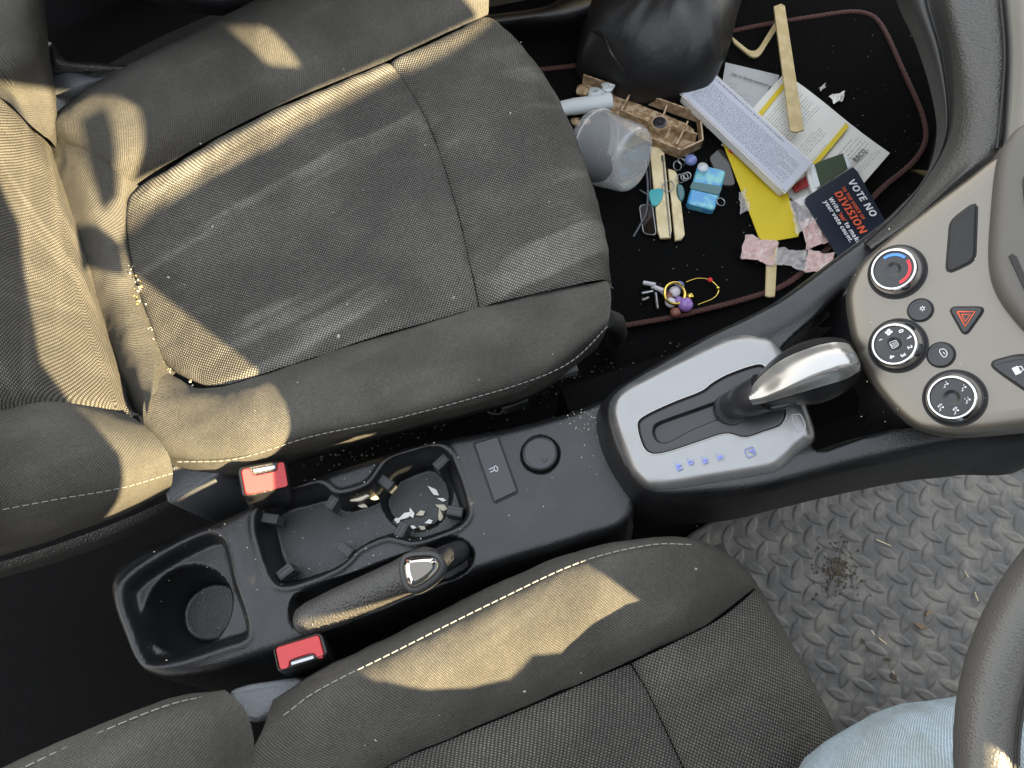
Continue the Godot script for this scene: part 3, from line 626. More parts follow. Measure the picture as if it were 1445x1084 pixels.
func build_console():
	var c = thing("centre_console", "black plastic centre console with cup holders and silver gear surround between the seats", "console")
	# rear body with recesses
	var outline = cr(on_rear([[152, 838], [158, 806], [186, 780], [250, 752], [320, 727], [372, 700], [440, 672], [520, 645], [620, 618], [720, 600], [800, 580], [880, 560], [905, 640], [890, 735], [820, 765], [720, 795], [660, 815], [540, 868], [440, 905], [380, 925], [300, 950], [230, 958], [196, 945], [172, 900]]), 120, true)
	var tray = cr(on_rear(zz([[60, 530], [75, 470], [130, 420], [250, 385], [340, 370], [392, 408], [435, 416], [540, 380], [588, 322], [622, 276], [700, 240], [820, 210], [880, 235], [920, 320], [955, 430], [965, 500], [930, 545], [850, 580], [740, 612], [680, 602], [620, 592], [510, 638], [455, 692], [405, 728], [280, 780], [190, 802], [140, 785], [100, 700], [70, 600]], 340, 560, 3.01)), 140, true)
	var cup = circle(W(590, 702, 0.20), Vector3.UP, 0.0345, 40)
	var bin = cr(on_rear(zz([[388, 510], [465, 442], [630, 352], [690, 344], [718, 378], [745, 490], [786, 620], [780, 672], [700, 702], [560, 746], [468, 757], [438, 730], [408, 640], [384, 570]], 0, 600, 2.24)), 90, true)
	var well = circle(mid(on_rear(zz([[570, 577]], 0, 600, 2.24))), Vector3.UP, 0.0400, 40, FW, 0.0385)
	var slot = cr(on_rear(zz([[230, 842], [440, 762], [640, 690], [800, 630], [880, 597], [950, 610], [987, 660], [977, 720], [930, 760], [800, 812], [500, 930], [300, 1000], [225, 985], [203, 930], [205, 880]], 340, 560, 3.01)), 90, true)
	var cap_hole = circle(mid(on_rear([[763, 641]])), Vector3.UP, 0.0185, 32)
	var P = [flat(outline), flat(tray), flat(cup), flat(bin), flat(well), flat(slot), flat(cap_hole)]
	var bounds = []
	for q in P: 
		var r2 = Rect2(q[0], Vector2.ZERO)
		for v in q: r2 = r2.expand(v)
		bounds.append(r2.grow(0.02))
	var shape = func(x, z):
		var p = Vector2(x, z); var y = top_rear(x, z)
		var d = sdf(P[0], p); y -= edge_drop(d, 0.010)
		if bounds[1].has_point(p):
			var e = sdf(P[1], p); y += 0.0022 * exp(-pow((e - 0.0028) / 0.0022, 2.0)); y -= recess(e, 0.040, 0.0075)
			if bounds[2].has_point(p) and e < 0: y -= recess(sdf(P[2], p), 0.016, 0.004) * smoothstep(0.0, 1.0, clampf(-e / 0.006, 0, 1))
		if bounds[3].has_point(p):
			var e = sdf(P[3], p); y += 0.0015 * exp(-pow((e - 0.003) / 0.0025, 2.0)); y -= recess(e, 0.016, 0.008)
			if e < 0: y -= recess(sdf(P[4], p), 0.060, 0.013)
		if bounds[5].has_point(p): y -= recess(sdf(P[5], p), 0.05, 0.007) * smoothstep(-0.2, 0.6, clampf(-d / 0.006, -1, 1))
		if bounds[6].has_point(p): y -= recess(sdf(P[6], p), 0.006, 0.004)
		return y
	put("body", field(outline, 0.0021, shape, 0.06), M.black, c)
	# rubber fingers round the cup tray
	var fingers = [[120, 515, 8, 0], [388, 442, -60, 0.005], [612, 360, 35, 0], [850, 275, -45, 0], [908, 485, 10, 0], [680, 565, -65, 0], [440, 648, 35, 0], [185, 742, -40, 0]]
	for q in fingers:
		var zc = zz([[q[0], q[1]]], 340, 560, 3.01)[0]; var ctr = WH(zc[0], zc[1], func(x, z): return top_rear(x, z) - 0.008)
		var a = deg_to_rad(-q[2]); var x = Vector3(cos(a), 0, -sin(a)); var z = Vector3(x.z, 0, -x.x)
		var f = put("rubber_finger", lump(rounded([ctr + x * 0.0075 + z * 0.0045, ctr - x * 0.0075 + z * 0.0045, ctr - x * 0.0075 - z * 0.0045, ctr + x * 0.0075 - z * 0.0045], 0.0012), 0.022, 0.0012), M.rubber, c)
		var mb = MB.new()
		for k in [-1, 1]: box(mb, ctr + z * 0.002 * k + Vector3(0, 0.0004, 0), x * 0.006, Vector3(0, 0.0006, 0), z * 0.0005)
		put("rib", mb, M.rubber, f)
	# switch blank with its symbol, and the round socket cap
	var sw = rounded(on_rear([[669, 626], [702, 616], [730, 694], [698, 709]], 0.0012), 0.002)
	put("switch_gap", lump(inset(sw, -0.0013, Vector3.UP), 0.003, 0.0005), M.black_matt, c)
	var sp = put("switch", lump(shift(sw, Vector3(0, 0.0015, 0)), 0.004, 0.0012), M.black_smooth, c)
	var ic = mid(on_rear([[698, 662]], 0.0031))
	var mb = MB.new()
	var car = circle(ic + FW * 0.0012, Vector3.UP, 0.0016, 12, FW, 0.0026); car.append(car[0]); tube(mb, car, 0.0003, 4)
	for k in [-1, 1]:
		var w = []
		for i in 9: w.append(ic - FW * (0.0008 + i * 0.0005) + LT * (0.0014 * k + 0.0005 * sin(i * 1.6)))
		tube(mb, w, 0.0003, 4)
	put("skid_symbol", mb, M.white_print, sp)
	var cc = mid(on_rear([[762, 640]], 0.002))
	var cap = put("socket_cap", stack([circle(cc - Vector3(0, 0.01, 0), Vector3.UP, 0.0165), circle(cc, Vector3.UP, 0.0165), circle(cc + Vector3(0, 0.0015, 0), Vector3.UP, 0.0157), circle(cc + Vector3(0, 0.0018, 0), Vector3.UP, 0.0146), null, circle(cc + Vector3(0, 0.0012, 0), Vector3.UP, 0.0140)]), M.black_smooth, c)
	mb = MB.new(); var hook = []
	for i in 9: hook.append(cc + Vector3(0, 0.0012, 0) + FW * (0.002 + 0.0022 * cos(i * 0.45)) - LT * (0.0065 + 0.0028 * sin(i * 0.45)))
	tube(mb, hook, 0.00045, 5); put("moulded_mark", mb, M.black_matt, cap)
	# front body that rises to the dashboard
	var fo = cr(on_front([[854, 592], [856, 567], [872, 545], [943, 503], [1000, 471], [1071, 437], [1110, 415], [1195, 352], [1300, 278], [1420, 220], [1560, 300], [1560, 590], [1445, 613], [1358, 624], [1233, 650], [1143, 672], [1076, 689], [1000, 697], [935, 700], [905, 690], [885, 667], [865, 632]]), 160, true)
	var pocket = cr(on_front([[1100, 500], [1112, 480], [1150, 446], [1196, 406], [1216, 470], [1250, 545], [1300, 598], [1262, 606], [1200, 622], [1152, 636], [1144, 610], [1128, 560]]), 80, true)
	var F2 = [flat(fo), flat(pocket)]
	var shape2 = func(x, z):
		var p = Vector2(x, z); var y = top_front(x, z); var d = sdf(F2[0], p)
		y -= edge_drop(d, 0.007, 7.0)
		y -= 0.004 * smoothstep(-0.016, -0.03, d) 
		if d < 0: y -= recess(sdf(F2[1], p), 0.075, 0.012)
		return y
	put("front_body", field(fo, 0.0025, shape2, 0.1, top_front, 0.03), M.black, c)
	var sk = cr(fo, 240, true); var dn = Vector3.DOWN
	put("side_skirt", stack([shift(inset(sk, 0.0022, Vector3.UP), dn * 0.0035), shift(inset(sk, 0.0002, Vector3.UP), dn * 0.0065), shift(inset(sk, -0.0022, Vector3.UP), dn * 0.014), shift(inset(sk, -0.0065, Vector3.UP), dn * 0.05), shift(inset(sk, -0.0095, Vector3.UP), dn * 0.095)], false, false), M.black, c)
	# silver gear surround with a black gate
	var so = cr(on_front(zz([[120, 480], [160, 400], [300, 320], [500, 220], [680, 140], [780, 122], [840, 132], [905, 150], [960, 215], [1015, 330], [1070, 470], [1112, 610], [1095, 645], [1050, 680], [1000, 732], [940, 780], [860, 800], [600, 842], [400, 872], [300, 862], [230, 800], [180, 700], [130, 560]], 830, 440, 3.524), 0.002), 120, true)
	var si = cr(on_front(zz([[243, 560], [278, 518], [420, 450], [565, 392], [618, 352], [700, 308], [840, 262], [882, 272], [920, 350], [960, 430], [988, 490], [985, 530], [955, 572], [880, 600], [780, 630], [690, 612], [560, 650], [400, 702], [320, 712], [275, 680]], 830, 440, 3.524), 0.004), 120, true)
	var up = Vector3(-0.34 * FW.x, 1, -0.34 * FW.z).normalized()
	so = match_start(inset(so, -0.003, up), si)
	var bez = stack([shift(so, -up * 0.012), shift(so, -up * 0.004), shift(inset(so, 0.0015, up), -up * 0.001), shift(inset(so, 0.006, up), up * 0.0022), shift(inset(so, 0.0085, up), up * 0.0034), shift(inset(so, 0.011, up), up * 0.0038), shift(si, up * 0.0018), null, shift(inset(si, 0.0008, up), up * 0.0004), shift(inset(si, 0.001, up), -up * 0.004)], false, false, up)
	var gs = put("gear_surround", bez, M.silver, c)
	mb = MB.new(); var rim = shift(inset(si, 0.0003, up), up * 0.0019); rim.append(rim[0]); tube(mb, rim, 0.00055, 6); put("bright_edge", mb, M.silver_knob, gs)
	var gi = inset(si, 0.0008, up); var gs2 = cr(on_front(zz([[318, 590], [330, 560], [372, 538], [520, 485], [690, 425], [780, 400], [830, 420], [850, 465], [800, 490], [700, 520], [520, 590], [400, 652], [350, 652], [325, 625]], 830, 440, 3.524), 0.003), 120, true)
	gs2 = match_start(gs2, gi)
	put("gear_gate", stack([shift(gi, -up * 0.002), shift(gi, -up * 0.0005), shift(inset(gi, 0.003, up), -up * 0.0002), shift(inset(gs2, -0.002, up), up * 0.0006), gs2, null, shift(inset(gs2, 0.0005, up), -up * 0.001), shift(inset(gs2, 0.002, up), -up * 0.006)], false, true, up), M.black_smooth, c)
	var marks = [["M", 440, 772], ["D", 500, 752], ["N", 572, 742], ["R", 648, 728], ["P", 806, 698]]
	var right = -LT + Vector3(0, 0, 0); var fwd = (FW + Vector3(0, 0.36, 0)).normalized()
	for q in marks:
		var z = zz([[q[1], q[2]]], 830, 440, 3.524)[0]; var p = mid(on_front([z], 0.0096))
		letters(gs, "gear_letter", q[0], p - fwd * 0.0024 - right * 0.0022, right, fwd, 0.0046, M.gear_print, true, 1.0, 0.0003)
		mb = MB.new()
		if q[0] == "P":
			var fr = rounded([p + fwd * 0.0036 + right * 0.0036, p - fwd * 0.0036 + right * 0.0036, p - fwd * 0.0036 - right * 0.0036, p + fwd * 0.0036 - right * 0.0036], 0.0015); fr.append(fr[0]); tube(mb, fr, 0.0003, 4)
		else: box(mb, p - right * 0.0038, fwd * 0.0004, up * 0.0003, right * 0.0004)
		put("gear_mark", mb, M.gear_print, gs)
	var sh = on_front(zz([[1012, 512], [1055, 508], [1078, 550], [1080, 580], [1040, 598], [1036, 570], [1024, 560]], 830, 440, 3.524), 0.0072); var shl = rounded(sh, 0.0015); shl.append(shl[0])
	mb = MB.new(); tube(mb, shl, 0.0003, 4); put("release_cover", mb, M.pearl, gs)
	# dust, grit and scraps on the console
	var spots = []
	for i in 120:
		var q = [rng.randf_range(190, 860), 0.0]; q[1] = lerpf(860, 610, (q[0] - 190) / 670) + rng.randf_range(-90, 90)
		var p = mid(on_rear([q])); p.y = shape.call(p.x, p.z)
		if p.y > 0.12: spots.append(p)
	for i in 40:
		var p = mid(on_rear([[rng.randf_range(800, 850), rng.randf_range(575, 610)]])); p.y = shape.call(p.x, p.z); spots.append(p)
	crumbs(c, "grit", spots, M.crumb, 0.0004, 0.0012)
	var sc = thing("paper_scraps", "torn white paper scraps lying in the front cup holder", "paper scraps"); 
	for q in [[815, 395, 40, 70], [850, 432, 15, 45], [850, 465, 20, 60], [845, 500, 80, 70], [690, 505, -30, 80], [655, 525, -25, 50], [760, 492, -20, 45], [795, 528, -15, 38], [768, 555, 30, 40], [725, 550, 10, 40], [722, 490, 70, 50]]:
		var zc = zz([[q[0], q[1]]], 340, 560, 3.01)[0]; var p = W(zc[0], zc[1], 0.2015); p.y = shape.call(p.x, p.z) + 0.0025
		var a = deg_to_rad(-q[2]); var x = Vector3(cos(a), 0, -sin(a)); var z = Vector3(x.z, 0, -x.x); var l = q[3] / 3.01 / 1500.0 * 0.5; var wd = l * rng.randf_range(0.3, 0.6)
		put("scrap", stack([[p - x * l, p - z * wd * 0.8, p + x * l * 0.4 - z * wd, p + x * l + Vector3(0, 0.002, 0), p + x * l * 0.2 + z * wd], [p - x * l + Vector3(0, 0.0005, 0), p - z * wd * 0.8 + Vector3(0, 0.0012, 0), p + x * l * 0.4 - z * wd + Vector3(0, 0.0005, 0), p + x * l + Vector3(0, 0.0025, 0), p + x * l * 0.2 + z * wd + Vector3(0, 0.0005, 0)]], true, true), M.paper if rng.randf() < 0.6 else M.crumb, sc)
	for q in [[490, 415, -15, 90, 25], [540, 402, 10, 50, 22], [480, 430, 15, 60, 20]]:
		var zc = zz([[q[0], q[1]]], 340, 560, 3.01)[0]; var p = W(zc[0], zc[1], 0.252); var a = deg_to_rad(-q[2]); var x = Vector3(cos(a), 0, -sin(a)); var z = Vector3(x.z, 0, -x.x); var l = q[3] / 3.01 / 1600.0 * 0.5; var wd = q[4] / 3.01 / 1600.0 * 0.5
		p.y = shape.call(p.x, p.z) + 0.003
		put("peeled_label_scrap", lump(cr([p - x * l, p - z * wd, p + x * l * 0.7 - z * wd * 0.4, p + x * l, p + x * 0.3 * l + z * wd], 20, true), 0.004, 0.0006), M.crumb, sc)
	build_handbrake(); build_gear_lever(); build_buckles()

func match_start(loop: Array, ref: Array) -> Array:      # the outline begins nearest to where the other begins and runs the same way round
	var k = 0
	for i in loop.size():
		if loop[i].distance_to(ref[0]) < loop[k].distance_to(ref[0]): k = i
	var o = []
	for i in loop.size(): o.append(loop[(i + k) % loop.size()])
	var q = int(loop.size() / 4)
	if o[q].distance_to(ref[q]) > o[-q].distance_to(ref[q]):
		o.reverse(); o.insert(0, o.pop_back())
	return o

func build_handbrake():
	var h = thing("handbrake_lever", "black grained handbrake lever with a chrome push button", "handbrake")
	var a = W(425, 880, 0.270); var b = W(604, 798, 0.302); var ax = (b - a).normalized(); var sd = ax.cross(Vector3.UP).normalized(); var up = sd.cross(ax)
	var loops = []
	for q in [[-0.004, 0.004], [-0.0025, 0.009], [0.002, 0.0130], [0.012, 0.0150], [0.04, 0.0158], [0.08, 0.0155], [0.105, 0.0155], [0.118, 0.0168], [0.128, 0.0172], [0.138, 0.0160], [0.144, 0.0125]]:
		var l = []; var ctr = a + ax * q[0] * ((b - a).length() / 0.135)
		for i in 40:
			var t = TAU * i / 40; l.append(ctr + sd * cos(t) * q[1] * 0.95 + up * sin(t) * q[1] * (1.0 if sin(t) > 0 else 1.2))
		loops.append(l)
	put("grip", stack(loops, true, true, ax), M.grip, h)
	var c = W(598, 797, 0.296)
	var n = (up * 0.8 + ax * 0.45 - sd * 0.0).normalized(); var x = ax
	var out = cr(R([[568, 800, 0.320], [572, 787, 0.321], [590, 783, 0.323], [612, 784, 0.323], [622, 796, 0.320], [614, 812, 0.318], [592, 828, 0.317], [580, 830, 0.317], [572, 820, 0.318]]), 36, true)
	put("button", stack([shift(out, -Vector3.UP * 0.012), shift(out, -Vector3.UP * 0.001), inset(out, 0.001, Vector3.UP), shift(inset(out, 0.003, Vector3.UP), Vector3.UP * 0.003), shift(inset(out, 0.006, Vector3.UP), Vector3.UP * 0.0045)], false, true), M.chrome, h)
	put("collar", stack([shift(inset(out, -0.0035, Vector3.UP), -Vector3.UP * 0.018), shift(inset(out, -0.0035, Vector3.UP), -Vector3.UP * 0.004), shift(inset(out, -0.002, Vector3.UP), -Vector3.UP * 0.0015), shift(inset(out, -0.0002, Vector3.UP), -Vector3.UP * 0.001)], true, true), M.rubber, h)
	var mb = MB.new(); tube(mb, R([[600, 800, 0.288], [625, 790, 0.278], [645, 780, 0.250], [658, 772, 0.22]]), [0.0115, 0.011, 0.0105, 0.010], 16); put("shaft", mb, M.black_smooth, h)

func build_gear_lever():
	var g = thing("gear_lever", "automatic gear lever with silver capped black leather knob", "gear lever")
	var Z = func(list): return zz(list, 830, 440, 3.524)
	var mk = func(list, hs):
		var o = []; var z = zz(list, 830, 440, 3.524)
		for i in z.size(): o.append(W(z[i][0], z[i][1], hs[i]))
		return o
	# silver cap: rails run from the neck to the rounded end
	var c0 = mk.call([[800, 412], [830, 350], [950, 247], [1100, 180], [1220, 152], [1290, 158], [1325, 195], [1340, 215]], [0.372, 0.378, 0.395, 0.408, 0.413, 0.410, 0.400, 0.385])
	var c1 = mk.call([[800, 420], [860, 385], [990, 300], [1130, 235], [1250, 205], [1320, 205], [1345, 235], [1352, 248]], [0.376, 0.383, 0.402, 0.416, 0.421, 0.417, 0.404, 0.386])
	var c2 = mk.call([[805, 440], [870, 425], [1000, 365], [1150, 305], [1270, 270], [1340, 255], [1356, 268], [1358, 275]], [0.376, 0.383, 0.402, 0.416, 0.421, 0.417, 0.404, 0.386])
	var c3 = mk.call([[820, 465], [880, 453], [1000, 420], [1160, 372], [1280, 335], [1340, 300], [1358, 292], [1358, 296]], [0.370, 0.376, 0.392, 0.405, 0.410, 0.408, 0.398, 0.384])
	put("silver_cap", sheet([c0, c1, c2, c3], 40, 24), M.silver_knob, g)
	var k0 = mk.call([[780, 420], [830, 345], [950, 243], [1100, 176], [1220, 149], [1290, 155], [1326, 192], [1342, 215]], [0.370, 0.376, 0.393, 0.406, 0.411, 0.408, 0.398, 0.383])
	var k1 = mk.call([[770, 410], [830, 330], [940, 225], [1050, 163], [1170, 128], [1270, 135], [1325, 175], [1342, 205]], [0.360, 0.366, 0.383, 0.393, 0.396, 0.393, 0.386, 0.376])
	var k2 = mk.call([[770, 410], [840, 330], [950, 225], [1060, 170], [1180, 150], [1270, 165], [1320, 200], [1335, 230]], [0.345, 0.350, 0.360, 0.365, 0.368, 0.368, 0.365, 0.362])
	var k3 = mk.call([[800, 450], [870, 400], [980, 330], [1090, 290], [1200, 270], [1270, 270], [1310, 280], [1325, 285]], [0.338, 0.340, 0.345, 0.348, 0.350, 0.350, 0.350, 0.350])
	put("leather_side", sheet([k0, k1, k2, k3], 40, 20), M.knob_leather, g)
	var j0 = mk.call([[815, 468], [880, 456], [1000, 424], [1160, 376], [1280, 338], [1340, 303], [1357, 295], [1358, 290]], [0.368, 0.374, 0.390, 0.403, 0.408, 0.406, 0.396, 0.383])
	var j1 = mk.call([[815, 478], [890, 472], [1020, 452], [1120, 448], [1200, 430], [1290, 385], [1330, 350], [1350, 310]], [0.360, 0.364, 0.375, 0.382, 0.385, 0.384, 0.380, 0.372])
	var j2 = mk.call([[815, 470], [890, 470], [1010, 455], [1110, 448], [1190, 425], [1280, 380], [1320, 345], [1340, 310]], [0.345, 0.348, 0.354, 0.358, 0.360, 0.360, 0.360, 0.358])
	put("leather_side", sheet([j0, j1, j2, k3], 40, 20), M.knob_leather, g)
	var mb = MB.new(); tube(mb, mk.call([[660, 490], [700, 475], [750, 452], [800, 430], [870, 400]], [0.300, 0.322, 0.342, 0.356, 0.366]), [0.0125, 0.0115, 0.0125, 0.0150, 0.0155], 20); put("neck", mb, M.black_smooth, g)
	mb = MB.new(); tube(mb, mk.call([[700, 487], [716, 478]], [0.324, 0.332]), 0.0138, 20); put("collar", mb, M.black_smooth, g)
	mb = MB.new(); tube(mb, mk.call([[775, 492], [850, 488], [960, 468], [1025, 450], [1030, 432]], [0.352, 0.356, 0.364, 0.370, 0.372]), 0.003, 8); put("release_trigger", mb, M.black_smooth, g)

func build_buckles():
	for q in [[[[383, 912, 0.286], [453, 891, 0.288], [464, 925, 0.290], [391, 951, 0.288]], [[402, 908], [447, 896], [456, 920], [398, 948]], "seat belt buckle with red button beside the handbrake lever", Vector3(-0.006, -0.09, 0.012), 0],
			[[[335, 660, 0.306], [404, 647, 0.286], [411, 688, 0.280], [343, 704, 0.300]], [[340, 668], [400, 655], [406, 684], [348, 700]], "sunlit seat belt buckle with red button against the passenger cushion", Vector3(-0.02, -0.09, 0.004), 1]]:
		var b = thing("seat_belt_buckle", q[2], "seat belt buckle", "seat belt buckles")
		var face = R(q[0]); var n = (face[1] - face[0]).cross(face[3] - face[0]).normalized()
		if n.y < 0: n = -n
		var l = poly_even(rounded(face, 0.005), 40); var down = q[3]
		put("housing", stack([shift(inset(l, 0.002, n), down), shift(l, down * 0.3), shift(l, -n * 0.002), shift(inset(l, 0.0006, n), -n * 0.0006), inset(l, 0.0018, n), null, shift(inset(l, 0.0020, n), -n * 0.002)], true, true, n), M.black, b)
		var x = (face[1] - face[0]).normalized(); var z = (face[3] - face[0]).normalized(); var wd = face[0].distance_to(face[1]); var ht = face[0].distance_to(face[3])
		var far = q[4] == 1      # the slot lies along one long side
		var o = face[0]; var pt = func(u, v): return o + x * wd * u + z * ht * (1.0 - v if far else v)
		var but = poly_even(rounded([pt.call(0.06, 0.08), pt.call(0.94, 0.08), pt.call(0.95, 0.93), pt.call(0.80, 0.93), pt.call(0.78, 0.66), pt.call(0.27, 0.66), pt.call(0.25, 0.93), pt.call(0.06, 0.93)], 0.003), 60)
		var rb = put("red_button", stack([shift(but, -n * 0.003), shift(but, -n * 0.0008), shift(inset(but, 0.0007, n), -n * 0.0002)], false, true, n), M.red, b)
		var mb = MB.new(); box(mb, pt.call(0.52, 0.80) - n * 0.0012, x * wd * 0.22, n * 0.0006, z * ht * 0.05); put("latch_slot", mb, M.wire, b)

# ---------- dashboard ----------
var FN := Vector3(-0.62, 0.75, 0.22).normalized()
var FO := Vector3.ZERO
func on_fascia(list, d := 0.0) -> Array:
	var o = []
	for q in list: o.append(WP(q[0], q[1], FO + FN * d, FN))
	return o
func build_dashboard():
	FO = W(1300, 450, 0.428)
	var d = thing("dashboard", "dashboard with champagne silver centre fascia, three climate dials and black grained trim", "dashboard")
	# grained trim along the footwell, smooth lower lip, sunlit cloth top
	put("grained_trim", sheet([R([[1323, -60, 0.395], [1325, 0, 0.395], [1341, 72, 0.395], [1347, 144, 0.395], [1340, 195, 0.395], [1314, 243, 0.395], [1270, 300, 0.392], [1222, 345, 0.388]]), R([[1336, -60, 0.412], [1340, 0, 0.412], [1354, 72, 0.412], [1360, 144, 0.412], [1352, 200, 0.412], [1326, 247, 0.408], [1280, 302, 0.402], [1226, 347, 0.394]]), R([[1375, -60, 0.424], [1380, 0, 0.424], [1388, 72, 0.424], [1386, 144, 0.424], [1378, 200, 0.424], [1345, 250, 0.418], [1290, 304, 0.408], [1228, 349, 0.396]]), R([[1405, -60, 0.43], [1411, 0, 0.43], [1416, 72, 0.43], [1413, 144, 0.43], [1406, 205, 0.43], [1350, 254, 0.424], [1293, 306, 0.41], [1230, 352, 0.396]]), R([[1410, -60, 0.41], [1416, 0, 0.41], [1422, 72, 0.41], [1420, 144, 0.41], [1412, 210, 0.41], [1358, 262, 0.4], [1300, 312, 0.39], [1236, 358, 0.38]])], 90, 40), M.leather, d)
	put("lower_lip", sheet([R([[1263, -60, 0.24], [1268, 0, 0.24], [1296, 62, 0.24], [1318, 134, 0.24], [1324, 192, 0.24], [1306, 252, 0.24], [1265, 300, 0.25], [1218, 340, 0.28]]), R([[1263, -60, 0.33], [1266, 0, 0.33], [1293, 62, 0.33], [1315, 134, 0.33], [1322, 192, 0.33], [1305, 250, 0.33], [1263, 298, 0.34], [1217, 339, 0.35]]), R([[1282, -60, 0.372], [1286, 0, 0.372], [1310, 68, 0.372], [1327, 140, 0.372], [1330, 194, 0.372], [1310, 246, 0.374], [1266, 298, 0.376], [1219, 342, 0.376]]), R([[1300, -60, 0.384], [1304, 0, 0.384], [1325, 72, 0.384], [1336, 147, 0.384], [1334, 193, 0.384], [1312, 244, 0.384], [1268, 299, 0.384], [1220, 343, 0.384]]), null_rail([[1305, -60, 0.378], [1308, 0, 0.378], [1328, 72, 0.378], [1339, 147, 0.378], [1336, 194, 0.378], [1313, 245, 0.38], [1269, 300, 0.38], [1221, 344, 0.38]]), R([[1323, -60, 0.394], [1325, 0, 0.394], [1341, 72, 0.394], [1347, 144, 0.394], [1340, 195, 0.394], [1314, 243, 0.394], [1270, 300, 0.391], [1222, 345, 0.387]])], 80, 50), M.dash_smooth, d)
	put("under_panel", sheet([R([[1268, -100, 0.25], [1300, 62, 0.25], [1324, 150, 0.25], [1306, 255, 0.25]]), R([[1400, -100, 0.2], [1420, 62, 0.2], [1430, 150, 0.2], [1400, 255, 0.2]]), R([[1500, -100, 0.02], [1500, 62, 0.02], [1500, 150, 0.02], [1500, 255, 0.02]])], 10, 8), M.black_matt, d)
	put("cloth_top", sheet([R([[1412, -80, 0.418], [1415, 0, 0.418], [1420, 72, 0.418], [1418, 144, 0.418], [1412, 215, 0.418]]), R([[1424, -80, 0.434], [1428, 0, 0.436], [1432, 72, 0.436], [1430, 144, 0.436], [1424, 215, 0.436]]), R([[1460, -80, 0.462], [1460, 0, 0.465], [1460, 72, 0.465], [1460, 144, 0.465], [1455, 215, 0.465]]), R([[1640, -80, 0.53], [1640, 0, 0.53], [1640, 72, 0.53], [1640, 144, 0.53], [1640, 215, 0.53]])], 40, 24), M.dash_cloth, d)
	var mb = MB.new(); tube(mb, cr(R([[1409, -20, 0.433], [1412, 0, 0.433], [1418, 72, 0.433], [1414, 144, 0.433], [1407, 210, 0.433]]), 30), 0.0011, 6); put("trim_gap", mb, M.black_matt, d)
	# silver fascia
	var fl = cr(on_fascia([[1191, 428], [1194, 404], [1210, 372], [1245, 340], [1300, 297], [1360, 252], [1404, 219], [1470, 190], [1600, 220], [1640, 400], [1600, 585], [1445, 606], [1380, 613], [1330, 614], [1290, 604], [1255, 576], [1222, 532], [1200, 482]]), 140, true)
	var lo = [shift(inset(fl, -0.002, FN), -FN * 0.035), shift(inset(fl, -0.001, FN), -FN * 0.010), shift(fl, -FN * 0.006), shift(inset(fl, 0.003, FN), -FN * 0.0022), shift(inset(fl, 0.008, FN), -FN * 0.0006), inset(fl, 0.014, FN)]
	put("silver_fascia", stack(lo, true, true, FN), M.fascia, d)
	# dials
	var upv = (Vector3(FW.x, 0.9, FW.z) - FN * FN.dot(Vector3(FW.x, 0.9, FW.z))).normalized(); var rt = upv.cross(FN).normalized()
	for q in [[1266, 384, "temperature"], [1267, 488, "fan"], [1347, 562, "airflow"]]:
		var b = on_fascia([[q[0], q[1]]])[0]; var r = 0.0182
		var k = Node3D.new(); k.name = "dial"; d.add_child(k, true)
		var ringl = func(h, rr): return circle(b + FN * h, FN, rr, 48, rt)
		put("recess_ring", stack([ringl.call(0.0002, r + 0.0022), ringl.call(0.0010, r + 0.0016), ringl.call(0.0004, r + 0.0004)], false, true, FN), M.black_matt, k)
		put("chrome_ring", stack([ringl.call(0.0004, r), ringl.call(0.004, r), ringl.call(0.011, r - 0.0022), ringl.call(0.0128, r - 0.0030), ringl.call(0.0132, r - 0.0038), ringl.call(0.0128, r - 0.0046), null, ringl.call(0.0112, r - 0.0048)], false, false, FN), M.chrome, k)
		put("skirt", stack([ringl.call(0.0015, r - 0.0004), ringl.call(0.004, r + 0.0004), ringl.call(0.0052, r + 0.0003), ringl.call(0.0056, r - 0.0006)], false, false, FN), M.black_smooth, k)
		var f = put("face", stack([ringl.call(0.0108, r - 0.0046), ringl.call(0.0116, r - 0.0052), ringl.call(0.0118, 0.0066), ringl.call(0.0124, 0.0060), ringl.call(0.0118, 0.0050), ringl.call(0.0108, 0.003)], false, true, FN), M.black_smooth, k)
		var fc = b + FN * 0.0121
		var at = func(ang, rad): return fc + (upv * cos(ang) + rt * sin(ang)) * rad     # angle clockwise from the top of the dial
		if q[2] == "temperature":
			for a in [[-1.75, -0.35, M.blue_print, "cold_arc"], [-0.10, 1.65, M.red_print, "hot_arc"]]:
				var P = [[], []]
				for i in 17:
					var t = lerpf(a[0], a[1], i / 16.0); P[0].append(at.call(t, 0.0098)); P[1].append(at.call(t, 0.0118))
				mb = MB.new(); mb.grid(P, false, FN, false); put(a[3], mb, a[2], f)
		elif q[2] == "fan":
			for a in [["0", -0.75], ["1", 0.0], ["2", 0.75], ["3", 1.5], ["4", 2.3]]:
				letters(f, "numeral", a[0], at.call(a[1], 0.0097) - rt * 0.0011 - upv * 0.0016, rt, upv, 0.0032, M.white_print, true, 1.0, 0.0002)
			mb = MB.new(); var fcn = at.call(-1.5, 0.0097)
			for i in 4:
				var a = TAU * i / 4 + 0.4; mb.cap(circle(fcn + (upv * cos(a) + rt * sin(a)) * 0.0014, FN, 0.0013, 8, upv, 0.0009), FN)
			put("fan_symbol", mb, M.white_print, f)
			mb = MB.new(); box(mb, at.call(-2.3, 0.0097), upv * 0.0011, FN * 0.0002, rt * 0.0003); put("off_mark", mb, M.white_print, f)
			mb = MB.new(); var rr = rounded([fc + upv * 0.0024 + rt * 0.0022, fc - upv * 0.0024 + rt * 0.0026, fc - upv * 0.0024 - rt * 0.0026, fc + upv * 0.0024 - rt * 0.0022], 0.001); rr.append(rr[0]); tube(mb, rr, 0.00022, 4)
